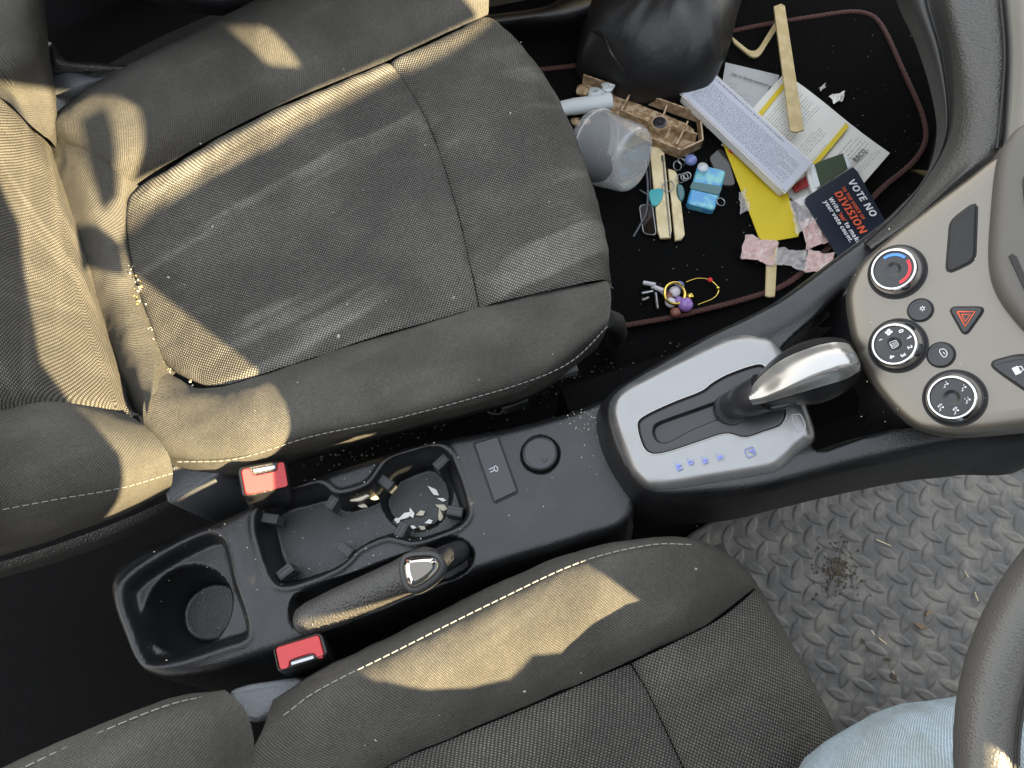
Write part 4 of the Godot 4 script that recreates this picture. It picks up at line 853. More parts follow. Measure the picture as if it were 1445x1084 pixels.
			for i in 3: tube(mb, [fc + rt * (i - 1) * 0.0011 - upv * 0.0026, fc + rt * ((i - 1) * 0.0011 + 0.0003), fc + rt * (i - 1) * 0.0011 + upv * 0.0018], 0.0002, 4)
			put("rear_demist_symbol", mb, M.white_print, f)
		else:
			for a in [-1.5, -0.3, 0.65, 1.75, 2.75]:
				mb = MB.new(); var c = at.call(a, 0.0097)
				mb.cap(circle(c + upv * 0.0013, FN, 0.0006, 8, upv), FN); tube(mb, [c + upv * 0.0004 - rt * 0.0002, c - upv * 0.0008, c - upv * 0.0008 + rt * 0.0014, c - upv * 0.002 + rt * 0.0015], 0.00028, 4)
				if a > 0: tube(mb, [c - rt * 0.0022 - upv * 0.001, c - rt * 0.0012 - upv * 0.001], 0.00025, 4)
				if a < 2: tube(mb, [c - rt * 0.0022 + upv * 0.001, c - rt * 0.0010 + upv * 0.001], 0.00025, 4)
				if a > 1.6:
					var w = rounded([c + upv * 0.002 - rt * 0.002, c + upv * 0.0006 - rt * 0.0028, c - upv * 0.002 - rt * 0.001], 0.001); w.append(w[0]); tube(mb, w, 0.0002, 4)
				put("airflow_symbol", mb, M.white_print, f)
	# round buttons
	for q in [[1299, 438, 0.0079, "snow"], [1328, 501, 0.0085, "recirculate"]]:
		var b = on_fascia([[q[0], q[1]]])[0]; var r = q[2]
		var ringl = func(h, rr): return circle(b + FN * h, FN, rr, 32, rt)
		put("button_gap", stack([ringl.call(0.0002, r + 0.001), ringl.call(0.0005, r + 0.0006)], false, true, FN), M.black_matt, d)
		var bt = put("round_button", stack([ringl.call(0.0004, r), ringl.call(0.002, r), ringl.call(0.0028, r - 0.0008), ringl.call(0.0022, r - 0.0025)], false, true, FN), M.black_smooth, d)
		mb = MB.new(); var fc = b + FN * 0.0026 + upv * 0.002
		if q[3] == "snow":
			for i in 6:
				var a = TAU * i / 6; tube(mb, [fc + (upv * cos(a) + rt * sin(a)) * 0.0006, fc + (upv * cos(a) + rt * sin(a)) * 0.0019], 0.0004, 4)
		else:
			var w = cr([fc + upv * 0.0018 - rt * 0.0025, fc + upv * 0.0022 + rt * 0.001, fc + rt * 0.003, fc - upv * 0.0012 + rt * 0.002, fc - upv * 0.0012 - rt * 0.003], 20, true); w.append(w[0]); tube(mb, w, 0.0003, 4)
			tube(mb, [fc + rt * 0.001 + upv * 0.0007, fc - rt * 0.001 + upv * 0.0004], 0.0003, 4)
		put("button_symbol", mb, M.white_print, bt)
	# hazard button
	var hz = rounded(on_fascia([[1339, 434], [1391, 434], [1362, 475]], 0.0004), 0.005)
	put("button_gap", stack([shift(inset(hz, -0.0009, FN), FN * 0.0), shift(inset(hz, -0.0005, FN), FN * 0.0003)], false, true, FN), M.black_matt, d)
	var hb = put("hazard_button", stack([hz, shift(hz, FN * 0.0015), shift(inset(hz, 0.0008, FN), FN * 0.0022), shift(inset(hz, 0.002, FN), FN * 0.0020)], false, true, FN), M.black_smooth, d)
	mb = MB.new(); var tri = on_fascia([[1351, 440], [1376, 440], [1362, 461]], 0.0026); tri.append(tri[0]); tube(mb, tri, 0.0006, 5)
	tri = on_fascia([[1357, 444], [1370, 444], [1362, 454]], 0.0026); tri.append(tri[0]); tube(mb, tri, 0.0005, 5); put("hazard_triangle", mb, M.orange_print, hb)
	# pocket and lock button
	for q in [[[[1342, 312], [1378, 285], [1375, 368], [1336, 386]], "blank_panel"], [[[1396, 512], [1438, 501], [1480, 505], [1480, 575], [1450, 552], [1412, 526]], "lock_button"]]:
		var l = poly_even(rounded(on_fascia(q[0], 0.0004), 0.005), 50)
		put("button_gap", stack([shift(inset(l, -0.0012, FN), -FN * 0.0001), shift(inset(l, -0.0007, FN), FN * 0.0003)], false, true, FN), M.black_matt, d)
		var b = put(q[1], stack([l, shift(l, FN * 0.001), shift(inset(l, 0.0012, FN), FN * 0.0018), shift(inset(l, 0.003, FN), FN * 0.0012)], false, true, FN), M.black_matt if q[1] == "blank_panel" else M.black_smooth, d)
		if q[1] == "lock_button":
			mb = MB.new(); var lc = on_fascia([[1437, 522]], 0.0022)[0]; box(mb, lc - upv * 0.001, rt * 0.0026, FN * 0.0002, upv * 0.0018)
			tube(mb, [lc + rt * 0.0016 + upv * 0.001, lc + rt * 0.0014 + upv * 0.0026, lc - rt * 0.0014 + upv * 0.0026, lc - rt * 0.0016 + upv * 0.001], 0.0004, 5); put("padlock_symbol", mb, M.white_print, b)
	# display pod that overlaps the fascia
	var pl = cr(on_fascia([[1404, 228], [1396, 300], [1393, 365], [1400, 404], [1424, 444], [1462, 478], [1600, 520], [1700, 400], [1640, 200], [1520, 150], [1445, 172], [1418, 196]], 0.012), 90, true)
	var pd = put("display_pod", stack([shift(pl, -FN * 0.020), shift(pl, -FN * 0.006), shift(inset(pl, 0.001, FN), -FN * 0.002), shift(inset(pl, 0.004, FN), FN * 0.0025), shift(inset(pl, 0.010, FN), FN * 0.005), shift(inset(pl, 0.022, FN), FN * 0.006)], false, true, FN), M.pod, d)
	put("finger_slot", stack([on_fascia([[1423, 362], [1428, 358], [1434, 362], [1460, 420], [1452, 424]], 0.0185), on_fascia([[1425, 363], [1428, 360], [1432, 363], [1458, 420], [1453, 422]], 0.0190)], false, true, FN), M.black_matt, pd)
	put("pod_button", lump(rounded(on_fascia([[1442, 250], [1460, 232], [1500, 240], [1500, 310], [1446, 300]], 0.0195), 0.004), 0.004, 0.001, FN), M.black_smooth, pd)
	var spots = []
	for i in 70: spots.append(on_fascia([[rng.randf_range(1205, 1440), rng.randf_range(300, 600)]], 0.0003)[0])
	crumbs(d, "dust_specks", spots, M.crumb, 0.0003, 0.0009)
func null_rail(l): return R(l)

# ---------- steering wheel and the person in the driver's doorway ----------
func build_wheel_and_person():
	var w = thing("steering_wheel", "black leather steering wheel rim beside the blue jeans", "steering wheel")
	var ctr = W(1620, 1010, 0.60); var n = Vector3(-0.55, 0.80, 0.12).normalized()
	var mb = MB.new()
	# the rim is a ring seen from above the seat; its near arc passes through the sight lines read here
	var arc = R([[1480, 790, 0.60], [1455, 840, 0.592], [1428, 890, 0.585], [1406, 945, 0.578], [1394, 1005, 0.572], [1390, 1060, 0.568], [1398, 1130, 0.565], [1425, 1220, 0.565]])
	# complete the ring with the circle through three points of that arc
	var a = arc[1]; var b = arc[3]; var c = arc[5]; var ab = b - a; var ac = c - a; var nn = ab.cross(ac)
	var cc = a + (nn.cross(ab) * ac.length_squared() + ac.cross(nn) * ab.length_squared()) / (2.0 * nn.length_squared())
	var rad = clampf(cc.distance_to(b), 0.15, 0.20); nn = nn.normalized(); var ref = (b - cc).normalized()
	var cen = b - ref * rad; var ring = []
	for i in 97: ring.append(cen + (ref * cos(TAU * i / 96) + nn.cross(ref) * sin(TAU * i / 96)) * rad)
	var P = []; var ax = nn if nn.y > 0 else -nn
	for i in 97:
		var outw = (ring[i] - cen).normalized(); var row = []
		for j in 20:
			var t = TAU * j / 20; row.append(ring[i] + outw * cos(t) * 0.0118 + ax * sin(t) * 0.0150)
		P.append(row)
	mb.grid(P, true, Vector3.UP, false); put("rim", mb, M.wheel_leather, w)
	mb = MB.new(); var seam = []
	for i in 97: seam.append(ring[i] - (ring[i] - cen).normalized() * 0.0118 + ax * 0.0078)
	tube(mb, seam, 0.0007, 5); put("rim_seam", mb, M.black_matt, w)
	for k in [-1.2, 1.2, PI]:
		mb = MB.new(); var o = ref.rotated(nn, k); tube(mb, [cen - ax * 0.03 + o * 0.04, cen - ax * 0.02 + o * 0.1, cen + o * (rad - 0.005)], [0.02, 0.014, 0.010], 12); put("spoke", mb, M.pod, w)
	put("hub", stack([circle(cen - ax * 0.05, ax, 0.06), circle(cen - ax * 0.02, ax, 0.065), circle(cen - ax * 0.01, ax, 0.05), circle(cen - ax * 0.006, ax, 0.02)], true, true, ax), M.black, w)
	mb = MB.new(); tube(mb, [cen - ax * 0.05, cen - ax * 0.25], 0.03, 14); put("column", mb, M.black_matt, w)
	print("wheel ", cen, " r ", rad)
	# one leg in jeans: thigh from beyond the seat, knee under the wheel, shin down to the mat
	var p = thing("person", "leg in faded blue jeans resting beside the steering wheel", "person")
	var path = cr([W(1130, 1540, 0.34), W(1215, 1300, 0.355), W(1310, 1175, 0.37), W(1400, 1130, 0.35), W(1455, 1110, 0.27), W(1480, 1080, 0.15), W(1480, 1050, 0.06)], 48)
	var rr = []
	for i in 49: rr.append(lerpf(0.085, 0.056, smoothstep(0, 0.62, i / 48.0)) - 0.006 * smoothstep(0.7, 1.0, i / 48.0))
	var G = []; var rf = Vector3.UP
	for i in 49:
		var td = (path[mini(i + 1, 48)] - path[maxi(i - 1, 0)]).normalized(); rf = (rf - td * rf.dot(td)).normalized(); var y = td.cross(rf); var row = []
		for j in 40:
			var dirv = rf * cos(TAU * j / 40) + y * sin(TAU * j / 40); var q = path[i] + dirv * rr[i]
			var fold = wrinkle.get_noise_3d(q.x * 2600, q.y * 2600, q.z * 2600) * 0.005 + 0.0035 * sin(i * 0.9 + 2.0 * sin(TAU * j / 40)) * exp(-pow((i - 30) / 7.0, 2.0))
			row.append(q + dirv * fold)
		G.append(row)
	mb = MB.new(); mb.grid(G, true, Vector3.UP, true); mb.cap(G[0], path[0] - path[1]); put("trouser_leg", mb, M.denim, p)
	var ft = W(1520, 1000, 0.03)
	mb = MB.new(); var sp = [ft - FW * 0.04, ft + FW * 0.02, ft + FW * 0.09, ft + FW * 0.14]; tube(mb, cr(sp, 12), 0.034, 14); put("shoe", mb, M.black_matt, p)

# ---------- floor mats ----------
func build_mats():
	var m = thing("passenger_floor_mat", "black carpet mat with red brown bound edge under the litter", "floor mat")
	var edge = [[640, 505], [760, 482], [866, 462], [940, 450], [1040, 426], [1110, 404], [1185, 335], [1240, 268], [1290, 230], [1309, 198], [1302, 160], [1272, 95], [1250, 45], [1234, 22], [1205, 15], [1120, 28], [1060, 38], [960, 62], [815, 93], [765, 98], [650, 112]]
	var loop = poly_even(rounded(RH(edge, 0.012), 0.03), 160)
	put("pile", lump(loop, 0.010, 0.003), M.carpet, m)
	var mb = MB.new(); var e = loop.duplicate(); e.append(e[0]); 
	var P = []; var k = 0
	var fine = cr(loop, 900, true)
	for i in fine.size() + 1:
		var q = fine[i % fine.size()]; var t = (fine[(i + 1) % fine.size()] - fine[(i + fine.size() - 1) % fine.size()]).normalized(); var sd = t.cross(Vector3.UP); var row = []
		for j in 9:
			var a = TAU * j / 9 ; row.append(q + (sd * cos(a) * 1.25 + Vector3.UP * sin(a)) * (0.0031 + 0.0005 * sin(i * 1.9 + j * 0.7)))
		P.append(row)
	mb.grid(P, true, Vector3.UP, false); put("bound_edge", mb, M.binding, m)
	var spots = []
	for i in 260: spots.append(W(rng.randf_range(830, 1300), rng.randf_range(20, 440), 0.012))
	crumbs(m, "carpet_specks", spots, M.crumb, 0.0004, 0.0013)
	# driver's rubber mat with raised lozenges
	var d = thing("driver_floor_mat", "grey rubber mat with raised diamond tread in the driver footwell", "floor mat")
	var dl = poly_even(rounded(RH([[900, 815], [985, 742], [1120, 690], [1240, 660], [1360, 634], [1560, 600], [1640, 800], [1640, 1150], [1250, 1180], [1120, 1120]], 0.02), 0.03), 120)
	put("mat_sheet", lump(dl, 0.018, 0.004), M.mat_rubber, d)
	var lens = []
	for q in [[0.0, 0.0, 1.0], [0.0004, 0.0009, 0.88], [0.0, 0.0014, 0.55]]:
		var l = []
		for i in 12:
			var a = TAU * i / 12; var x = cos(a); var y = sin(a)
			l.append(Vector3(x * 0.0150 * q[2], q[1], sign(y) * pow(absf(y), 1.25) * 0.0062 * q[2]))
		lens.append(l)
	var lm = stack([lens[0], lens[1], lens[2]], false, true).commit()
	var cells = []; var o = W(1250, 780, 0.02); var pitch = 0.0310; var flatmat = flat(inset(dl, 0.014, Vector3.UP))
	for i in range(-14, 15):
		for j in range(-14, 15):
			for t in 2:
				var p = o + FW * (i + 0.5 * t) * pitch + LT * (j + 0.5 * t) * pitch
				if not Geometry2D.is_point_in_polygon(Vector2(p.x, p.z), flatmat): continue
				var v = p - Vector3(0, CAMY, 0); var c = cos(deg_to_rad(TILT)); var s = sin(deg_to_rad(TILT)); var depth = -v.y * c - v.z * s
				var px = 722.5 + FOC * v.x / depth; var py = 542.0 - FOC * (v.y * s - v.z * c) / depth
				if px < 1490 and py < 1120 and px > 980: cells.append([absf(px - 1290) + absf(py - 760), p, t])
	cells.sort_custom(func(a, b): return a[0] < b[0])
	for i in mini(cells.size(), 300):
		var q = put("tread_lozenge", lm, M.mat_rubber, d)
		q.transform = Transform3D(Basis(Vector3.UP, deg_to_rad(18.0 + (-45.0 if cells[i][2] == 0 else 45.0) + rng.randf_range(-2, 2))), cells[i][1] + Vector3(0, -0.0002, 0))
	print("lozenges ", cells.size())
	# soil and dry bits on the rubber
	spots = []
	for i in 420:
		var r = absf(rng.randfn(0, 1)); var a = rng.randf() * TAU; spots.append(W(1183 + cos(a) * r * 20, 805 + sin(a) * r * 22, 0.0205))
	var dirt = put("dirt", null_mesh(spots, 0.0006, 0.003), M.dirt); tag(dirt, "patch of dry soil and grit on the driver rubber mat", "dirt", "", "stuff")
	spots = []
	for i in 300:
		var t = rng.randf(); spots.append(W(lerpf(960, 1320, t) + rng.randfn(0, 12), lerpf(775, 655, t) + rng.randfn(0, 14), 0.0205))
	for i in 150: spots.append(W(rng.randf_range(1050, 1430), rng.randf_range(690, 980), 0.0205))
	crumbs(d, "sand_grains", spots, M.tan_sand, 0.0004, 0.0014)
	var lf = thing("dry_leaf_scraps", "dry brown leaf scraps scattered on the driver rubber mat", "leaf scraps")
	for q in [[1300, 883, 0.009, 20], [1218, 905, 0.004, 60], [1225, 917, 0.004, 70], [1253, 930, 0.005, 10], [1262, 955, 0.006, 60], [1310, 865, 0.006, -40], [1234, 958, 0.003, 0]]:
		var p = W(q[0], q[1], 0.0235); var a = deg_to_rad(q[3]); var x = Vector3(cos(a), 0, sin(a)); var z = Vector3(-x.z, 0, x.x); var l = q[2]
		put("scrap", stack([[p - x * l, p - z * l * 0.4, p + x * l, p + z * l * 0.5], shift([p - x * l * 0.9, p - z * l * 0.35 + Vector3(0, 0.001, 0), p + x * l * 0.9, p + z * l * 0.45], Vector3(0, 0.0008, 0))], true, true), M.leaf if q[0] > 1290 else M.dirt, lf)
	var wh = thing("straw_bits", "pale straw bits on the driver rubber mat", "straw")
	for q in [[1247, 766, 25, 0.009], [1364, 810, 70, 0.004], [1378, 842, 80, 0.005], [1246, 905, 40, 0.005], [1232, 893, 60, 0.003], [1262, 952, 70, 0.004]]:
		var p = W(q[0], q[1], 0.0235); var a = deg_to_rad(q[2]); mb = MB.new(); tube(mb, [p - Vector3(cos(a), 0, sin(a)) * q[3], p + Vector3(cos(a), 0, sin(a)) * q[3]], 0.0006, 5); put("straw", mb, M.wood, wh)
	# grit in the gap between seat and console, wiring under the seat
	spots = []
	for i in 220:
		var t = rng.randf(); spots.append(W(lerpf(430, 960, t) + rng.randfn(0, 8), lerpf(655, 500, t) + rng.randfn(0, 12), 0.003))
	for i in 110:
		var t = rng.randf(); spots.append(W(lerpf(480, 860, t) + rng.randfn(0, 8), lerpf(910, 765, t) + rng.randfn(0, 10), 0.003))
	var g = put("floor_grit", null_mesh(spots, 0.0006, 0.003), M.dirt); tag(g, "grit and fluff in the gaps beside the console", "grit", "", "stuff")
	var wire = thing("seat_wiring", "grey connector with thin wire under the passenger cushion edge", "wiring")
	put("connector", lump(rounded(R([[706, 567, 0.10], [742, 553, 0.10], [746, 565, 0.10], [712, 578, 0.10]]), 0.003), 0.02, 0.002), M.hinge, wire)
	mb = MB.new(); tube(mb, cr(R([[684, 570, 0.09], [690, 582, 0.085], [705, 584, 0.085], [712, 576, 0.09]]), 16), 0.0012, 6); put("wire", mb, M.hinge, wire)
func null_mesh(spots: Array, lo: float, hi: float) -> MB:
	var mb = MB.new()
	for p in spots:
		var a = rng.randf() * TAU; var l = rng.randf_range(lo, hi); var w = l * rng.randf_range(0.3, 0.9)
		var x = Vector3(cos(a), rng.randf_range(-0.3, 0.3), sin(a)).normalized(); var z = x.cross(Vector3.UP).normalized(); var y = z.cross(x)
		box(mb, p + Vector3(0, w * 0.3, 0), x * l * 0.5, y * w * 0.35, z * w * 0.5)
	return mb

# ---------- litter on the passenger mat ----------
func printed(w: int, h: int, base: Color, ink: Color, rows: Array, s: int) -> StandardMaterial3D:    # flat small print: rows of words too small to read; each row [y, height, from, to]
	var r = RandomNumberGenerator.new(); r.seed = s
	var im = Image.create(w, h, false, Image.FORMAT_RGB8); im.fill(base)
	for q in rows:
		var x = int(q[2] * w)
		while x < int(q[3] * w):
			var l = r.randi_range(2, 3) * maxi(1, int(q[1] * h * 0.5)) + r.randi_range(2, 10)
			l = mini(l, int(q[3] * w) - x)
			for k in l:
				if r.randf() < 0.78: im.fill_rect(Rect2i(x + k, int(q[0] * h) + r.randi_range(0, 1), 1, maxi(1, int(q[1] * h) - r.randi_range(0, 1))), ink.lerp(base, r.randf() * 0.45))
			x += l + r.randi_range(2, 4)
	var m = mat(Color.WHITE, 0.6); m.albedo_texture = tex(im); m.texture_repeat = false; return m
func lines(y0: float, y1: float, n: int, hgt: float, a: float, b: float) -> Array:
	var o = []
	for i in n: o.append([lerpf(y0, y1, float(i) / n), hgt, a, b - (0.0 if i % 5 else 0.12 * (b - a))])
	return o
func page(parent: Node, called: String, corners: Array, hs: Array, material, thick := 0.0008, bend := 0.0) -> Array:    # corners as top left, top right, bottom right, bottom left of the print
	var c = []
	for i in 4: c.append(W(corners[i][0], corners[i][1], hs[i]))
	var P = []
	for j in 9:
		var row = []
		for i in 9:
			var u = i / 8.0; var v = j / 8.0
			var p = c[0].lerp(c[1], u).lerp(c[3].lerp(c[2], u), v)
			p.y += bend * (sin(PI * u) * 0.6 + 0.4 * sin(TAU * v))
			row.append(p)
		P.append(row)
	var mb = MB.new(); mb.grid(P, false, Vector3.UP, false)
	for j in 9: for i in 9: mb.uv[j * 9 + i] = Vector2(i / 8.0, j / 8.0)
	var Q = []
	for row in P: Q.append(shift(row, Vector3(0, -thick, 0)))
	var under = MB.new(); under.grid(Q, false, Vector3.DOWN, false)
	var n0 = mb.v.size(); mb.v.append_array(under.v); mb.n.append_array(under.n); mb.tg.append_array(under.tg)
	for i in under.uv.size(): mb.uv.append(Vector2(0.01, 0.01))
	for i in under.ix: mb.ix.append(i + n0)
	var sheet_node = put(called, mb, material, parent)
	return [sheet_node, c, P]

func bar(px: Array, h: float, thick: float) -> MB:
	return lump(poly_even(RH(px, h), 24), thick, 0.0006)

func build_litter():
	var mb
	# black vinyl bag
	var bag = thing("black_bag", "shiny black vinyl bag slumped against the sill", "bag")
	var base = [[822, 45], [816, 92], [845, 108], [885, 128], [940, 138], [990, 133], [1008, 108], [1026, 62], [1040, 5], [1040, -60], [950, -110], [860, -70], [830, -10]]
	var L = []
	for q in [[0.006, 1.0], [0.03, 1.03], [0.06, 1.02], [0.09, 0.93], [0.115, 0.78], [0.13, 0.55], [0.138, 0.3], [0.14, 0.08]]:
		var loop = RH(base, 0.03); var c = mid(loop); var l = []
		for p in cr(loop, 96, true):
			var v = c + (p - c) * q[1]; v.y = q[0]; var k = wrinkle.get_noise_3d(v.x * 900, v.y * 900, v.z * 900)
			var dirv = Vector3(p.x - c.x, 0.05, p.z - c.z).normalized()
			l.append(v + dirv * k * 0.009 + Vector3(0, maxf(0, q[0] - 0.02) * 0.10 * wrinkle.get_noise_3d(v.x * 1500 + 60, 0, v.z * 1500), 0))
		L.append(l)
	put("body", stack(L, true, true), M.vinyl, bag)
	mb = MB.new(); tube(mb, cr(R([[826, 45, 0.07], [832, 44, 0.085], [850, 50, 0.097], [862, 75, 0.095], [880, 102, 0.07]]), 20), 0.0022, 7); put("piping", mb, M.vinyl, bag)

	# boxed carton in clear wrap with small print
	var bx = thing("printed_carton", "long pale carton covered in fine print lying across the papers", "carton")
	var top = R([[960, 132, 0.046], [1000, 96, 0.048], [1147, 230, 0.048], [1108, 272, 0.046]])
	put("carton_body", stack([shift(poly_even(rounded(top, 0.004), 32), Vector3(0, -0.014, 0)), shift(poly_even(rounded(top, 0.004), 32), Vector3(0, -0.0025, 0)), inset(poly_even(rounded(top, 0.004), 32), 0.0015, Vector3.UP)], true, true), M.paper, bx)
	var pr = printed(640, 200, Color(0.72, 0.73, 0.78), Color(0.33, 0.34, 0.40), lines(0.06, 0.14, 1, 0.035, 0.1, 0.85) + lines(0.22, 0.90, 17, 0.021, 0.06, 0.95), 3)
	var up = Vector3(0, 0.0006, 0); var o = inset(top, 0.0016, Vector3.UP)
	picture(bx, "printed_face", o[1] + up, o[2] + up, o[3] + up, o[0] + up, pr)
	mb = MB.new()
	for i in 4:
		var a = top[i]; var b = top[(i + 1) % 4]; tube(mb, [a + Vector3(0, -0.001, 0), b + Vector3(0, -0.001, 0)], 0.0012, 6)
	put("clear_wrap_edge", mb, M.film, bx)
	# leaflets
	var p1 = thing("service_leaflet", "white leaflet with yellow bars and bold dark logo lettering", "leaflet")
	var rows = lines(0.13, 0.40, 13, 0.008, 0.08, 0.93) + lines(0.47, 0.56, 5, 0.008, 0.08, 0.75) + lines(0.60, 0.66, 3, 0.007, 0.35, 0.7) + lines(0.72, 0.86, 5, 0.008, 0.35, 0.95) + lines(0.90, 0.95, 3, 0.006, 0.55, 0.95)
	var pg = page(p1, "sheet", [[1018, 204], [1107, 103], [1256, 216], [1168, 318]], [0.022, 0.026, 0.022, 0.018], printed(420, 620, Color(0.83, 0.83, 0.81), Color(0.40, 0.41, 0.42), rows, 5), 0.0008, 0.004)
	var u = (pg[1][1] - pg[1][0]).normalized(); var vd = (pg[1][3] - pg[1][0]).normalized()
	var at = func(px, py, lift): 
		var p = W(px, py, 0.026); return p + Vector3(0, lift, 0)
	for q in [[[1073, 166], [1109, 122], [1105, 117], [1069, 160]], [[1152, 234], [1198, 179], [1194, 173], [1147, 229]]]:
		put("yellow_bar", lump(RH(q, 0.0292), 0.0008, 0.0002), M.yellow, p1)
	letters(p1, "logo_lettering", "RACQ.", at.call(1211, 232, 0.0008), W(1236, 205, 0.027) - W(1211, 231, 0.027), W(1200, 222, 0.027) - W(1210, 231, 0.027), 0.0085, M.grey_print, true, 0.85)
	var p2 = thing("battery_leaflet", "grey white leaflet asking about a faulty battery, tucked behind the carton", "leaflet")
	pg = page(p2, "sheet", [[1024, 88], [1100, 106], [1072, 190], [1010, 175]], [0.018, 0.020, 0.018, 0.016], printed(300, 320, Color(0.66, 0.67, 0.68), Color(0.42, 0.43, 0.44), lines(0.32, 0.42, 2, 0.014, 0.10, 0.30) + lines(0.45, 0.72, 4, 0.014, 0.10, 0.62), 7))
	letters(p2, "heading", "Flat or faulty battery?", W(1031, 106, 0.0205), W(1077, 121, 0.0215) - W(1031, 106, 0.0205), W(1033, 98, 0.02) - W(1031, 106, 0.02), 0.0040, M.grey_print, true, 1.0)
	letters(p2, "side_letter", "R", W(1082, 128, 0.0215), W(1077, 121, 0.0215) - W(1031, 106, 0.0205), W(1033, 98, 0.02) - W(1031, 106, 0.02), 0.008, M.grey_print, true, 1.0)
	# yellow card
	var yc = thing("yellow_card", "plain bright yellow card with small red heart under the carton", "card")
	put("card", lump(poly_even(rounded(R([[1018, 196, 0.026], [1062, 165, 0.028], [1108, 262, 0.030], [1132, 333, 0.022], [1074, 343, 0.018]]), 0.004), 40), 0.0012, 0.0004), M.yellow, yc)
	var hc = W(1035, 212, 0.0275); var hx = (W(1041, 207, 0.0275) - hc).normalized(); var hy = hx.cross(Vector3.UP) * -1.0
	var heart = []
	for i in 24:
		var t = TAU * i / 24; heart.append(hc + hx * 0.00040 * 16 * pow(sin(t), 3) + hy * 0.00040 * (13 * cos(t) - 5 * cos(2 * t) - 2 * cos(3 * t) - cos(4 * t)))
	put("red_heart", lump(heart, 0.0006, 0.0001), M.red_print, yc)
	put("white_heart_centre", lump(shift(shrink(heart, 0.55), Vector3(0, 0.0004, 0)), 0.0004, 0.0001), M.paper, yc)
	# campaign card
	var vc = thing("campaign_card", "dark navy card printed VOTE NO in white and orange letters", "card")
	var vt = R([[1133, 281, 0.034], [1206, 234, 0.036], [1252, 316, 0.034], [1184, 364, 0.030]])
	put("card", lump(poly_even(rounded(vt, 0.002), 32), 0.0015, 0.0004), M.navy, vc)
	var along = W(1229, 307, 0.035) - W(1196, 257, 0.036); var upw = W(1215, 250, 0.036) - W(1196, 262, 0.036)
	for q in [["VOTE NO", 1193, 257, 0.0105, M.white_print, 1.02], ["TO THE VOICE OF", 1185.5, 265, 0.0050, M.orange_print, 1.0], ["DIVISION", 1173, 273, 0.0112, M.orange_print, 1.02], ["Write", 1167, 281, 0.0064, M.white_print, 1.0], ["\u2018no\u2019", 1180, 302, 0.0064, M.orange_print, 1.0], ["to make", 1189, 316, 0.0064, M.white_print, 1.0], ["your vote count.", 1160, 285, 0.0064, M.white_print, 1.0]]:
		letters(vc, "card_lettering", q[0], W(q[1], q[2], 0.0372), along, upw, q[3], q[4], true, q[5])
	var gc = thing("green_card", "small dark green card with pale edge behind the navy card", "card")
	put("card", lump(poly_even(rounded(R([[1150, 230, 0.037], [1193, 215, 0.039], [1200, 236, 0.037], [1158, 262, 0.034]]), 0.002), 24), 0.001, 0.0003), M.green, gc)
	put("pale_edge", bar([[1142, 234], [1149, 231], [1158, 262], [1150, 266]], 0.0355, 0.001), M.foam, gc)
	put("pale_edge", bar([[1190, 217], [1194, 215], [1201, 234], [1197, 238]], 0.0392, 0.0008), M.foam, gc)
	var wf = thing("folded_white_flyer", "folded white paper strip between the carton and the green card", "paper")
	put("fold", bar([[1136, 236], [1144, 232], [1154, 268], [1147, 272]], 0.034, 0.006), M.paper, wf)
	put("red_corner", bar([[1118, 262], [1138, 248], [1143, 262], [1122, 272]], 0.030, 0.002), M.dark_red, wf)
	# offcuts of timber and strip
	var st = thing("long_beige_strip", "long flat beige strip lying over the white leaflet", "strip")
	put("strip", lump(poly_even(R([[1092, 9, 0.04], [1107, 3, 0.04], [1135, 184, 0.052], [1116, 188, 0.052]]), 40), 0.003, 0.0006), M.stick, st)
	var ls = thing("bent_beige_strip", "short beige strip bent into an angle near the door", "strip")
	mb = MB.new(); var P = [[], [], [], []]
	for p in cr(R([[1036, 60, 0.02], [1048, 70, 0.02], [1062, 80, 0.02], [1072, 78, 0.02], [1084, 60, 0.022], [1098, 38, 0.024]]), 30): P[0].append(p)
	var off = Vector3(-0.002, 0, -0.012)
	P[1] = shift(P[0], off); P[2] = shift(P[1], Vector3(0, -0.003, 0)); P[3] = shift(P[0], Vector3(0, -0.003, 0))
	for k in 4: mb.grid([P[k], P[(k + 1) % 4]], false, [Vector3.UP, Vector3(0, 0, -1), Vector3.DOWN, Vector3(0, 0, 1)][k], false)
	put("strip", mb, M.stick, ls)
	var sl = thing("short_beige_strip", "short beige strip crossing the pink wrapper", "strip")
	put("strip", lump(poly_even(R([[1083, 338, 0.024], [1098, 338, 0.024], [1094, 418, 0.018], [1080, 420, 0.018]]), 24), 0.003, 0.0006), M.stick, sl)
	for q in [[[[917, 206], [937, 210], [949, 335], [929, 336]], "broad pale wooden stick with the steel pin on it"], [[[943, 238], [956, 242], [967, 336], [953, 340]], "narrow pale wooden stick next to the blue key tag"]]:
		var w = thing("wooden_stick", q[1], "wooden stick", "wooden sticks"); put("stick", bar(q[0], 0.022, 0.004), M.wood, w)
	var pin = thing("steel_pin", "thin steel pin lying on the broad wooden stick", "pin"); mb = MB.new(); tube(mb, R([[936, 224, 0.024], [939, 262, 0.0235], [946, 333, 0.0235]]), 0.0011, 6); tube(mb, R([[935, 220, 0.024], [936, 227, 0.024]]), 0.0022, 8); put("pin", mb, M.wire, pin)
	# beige moulded bracket with ribs and a boss
	var br = thing("moulded_bracket", "beige ribbed plastic bracket with round black centred boss", "bracket")
	put("base_plate", bar([[824, 118], [862, 133], [900, 146], [978, 178], [984, 205], [968, 220], [920, 203], [880, 178], [845, 150]], 0.018, 0.003), M.bracket, br)
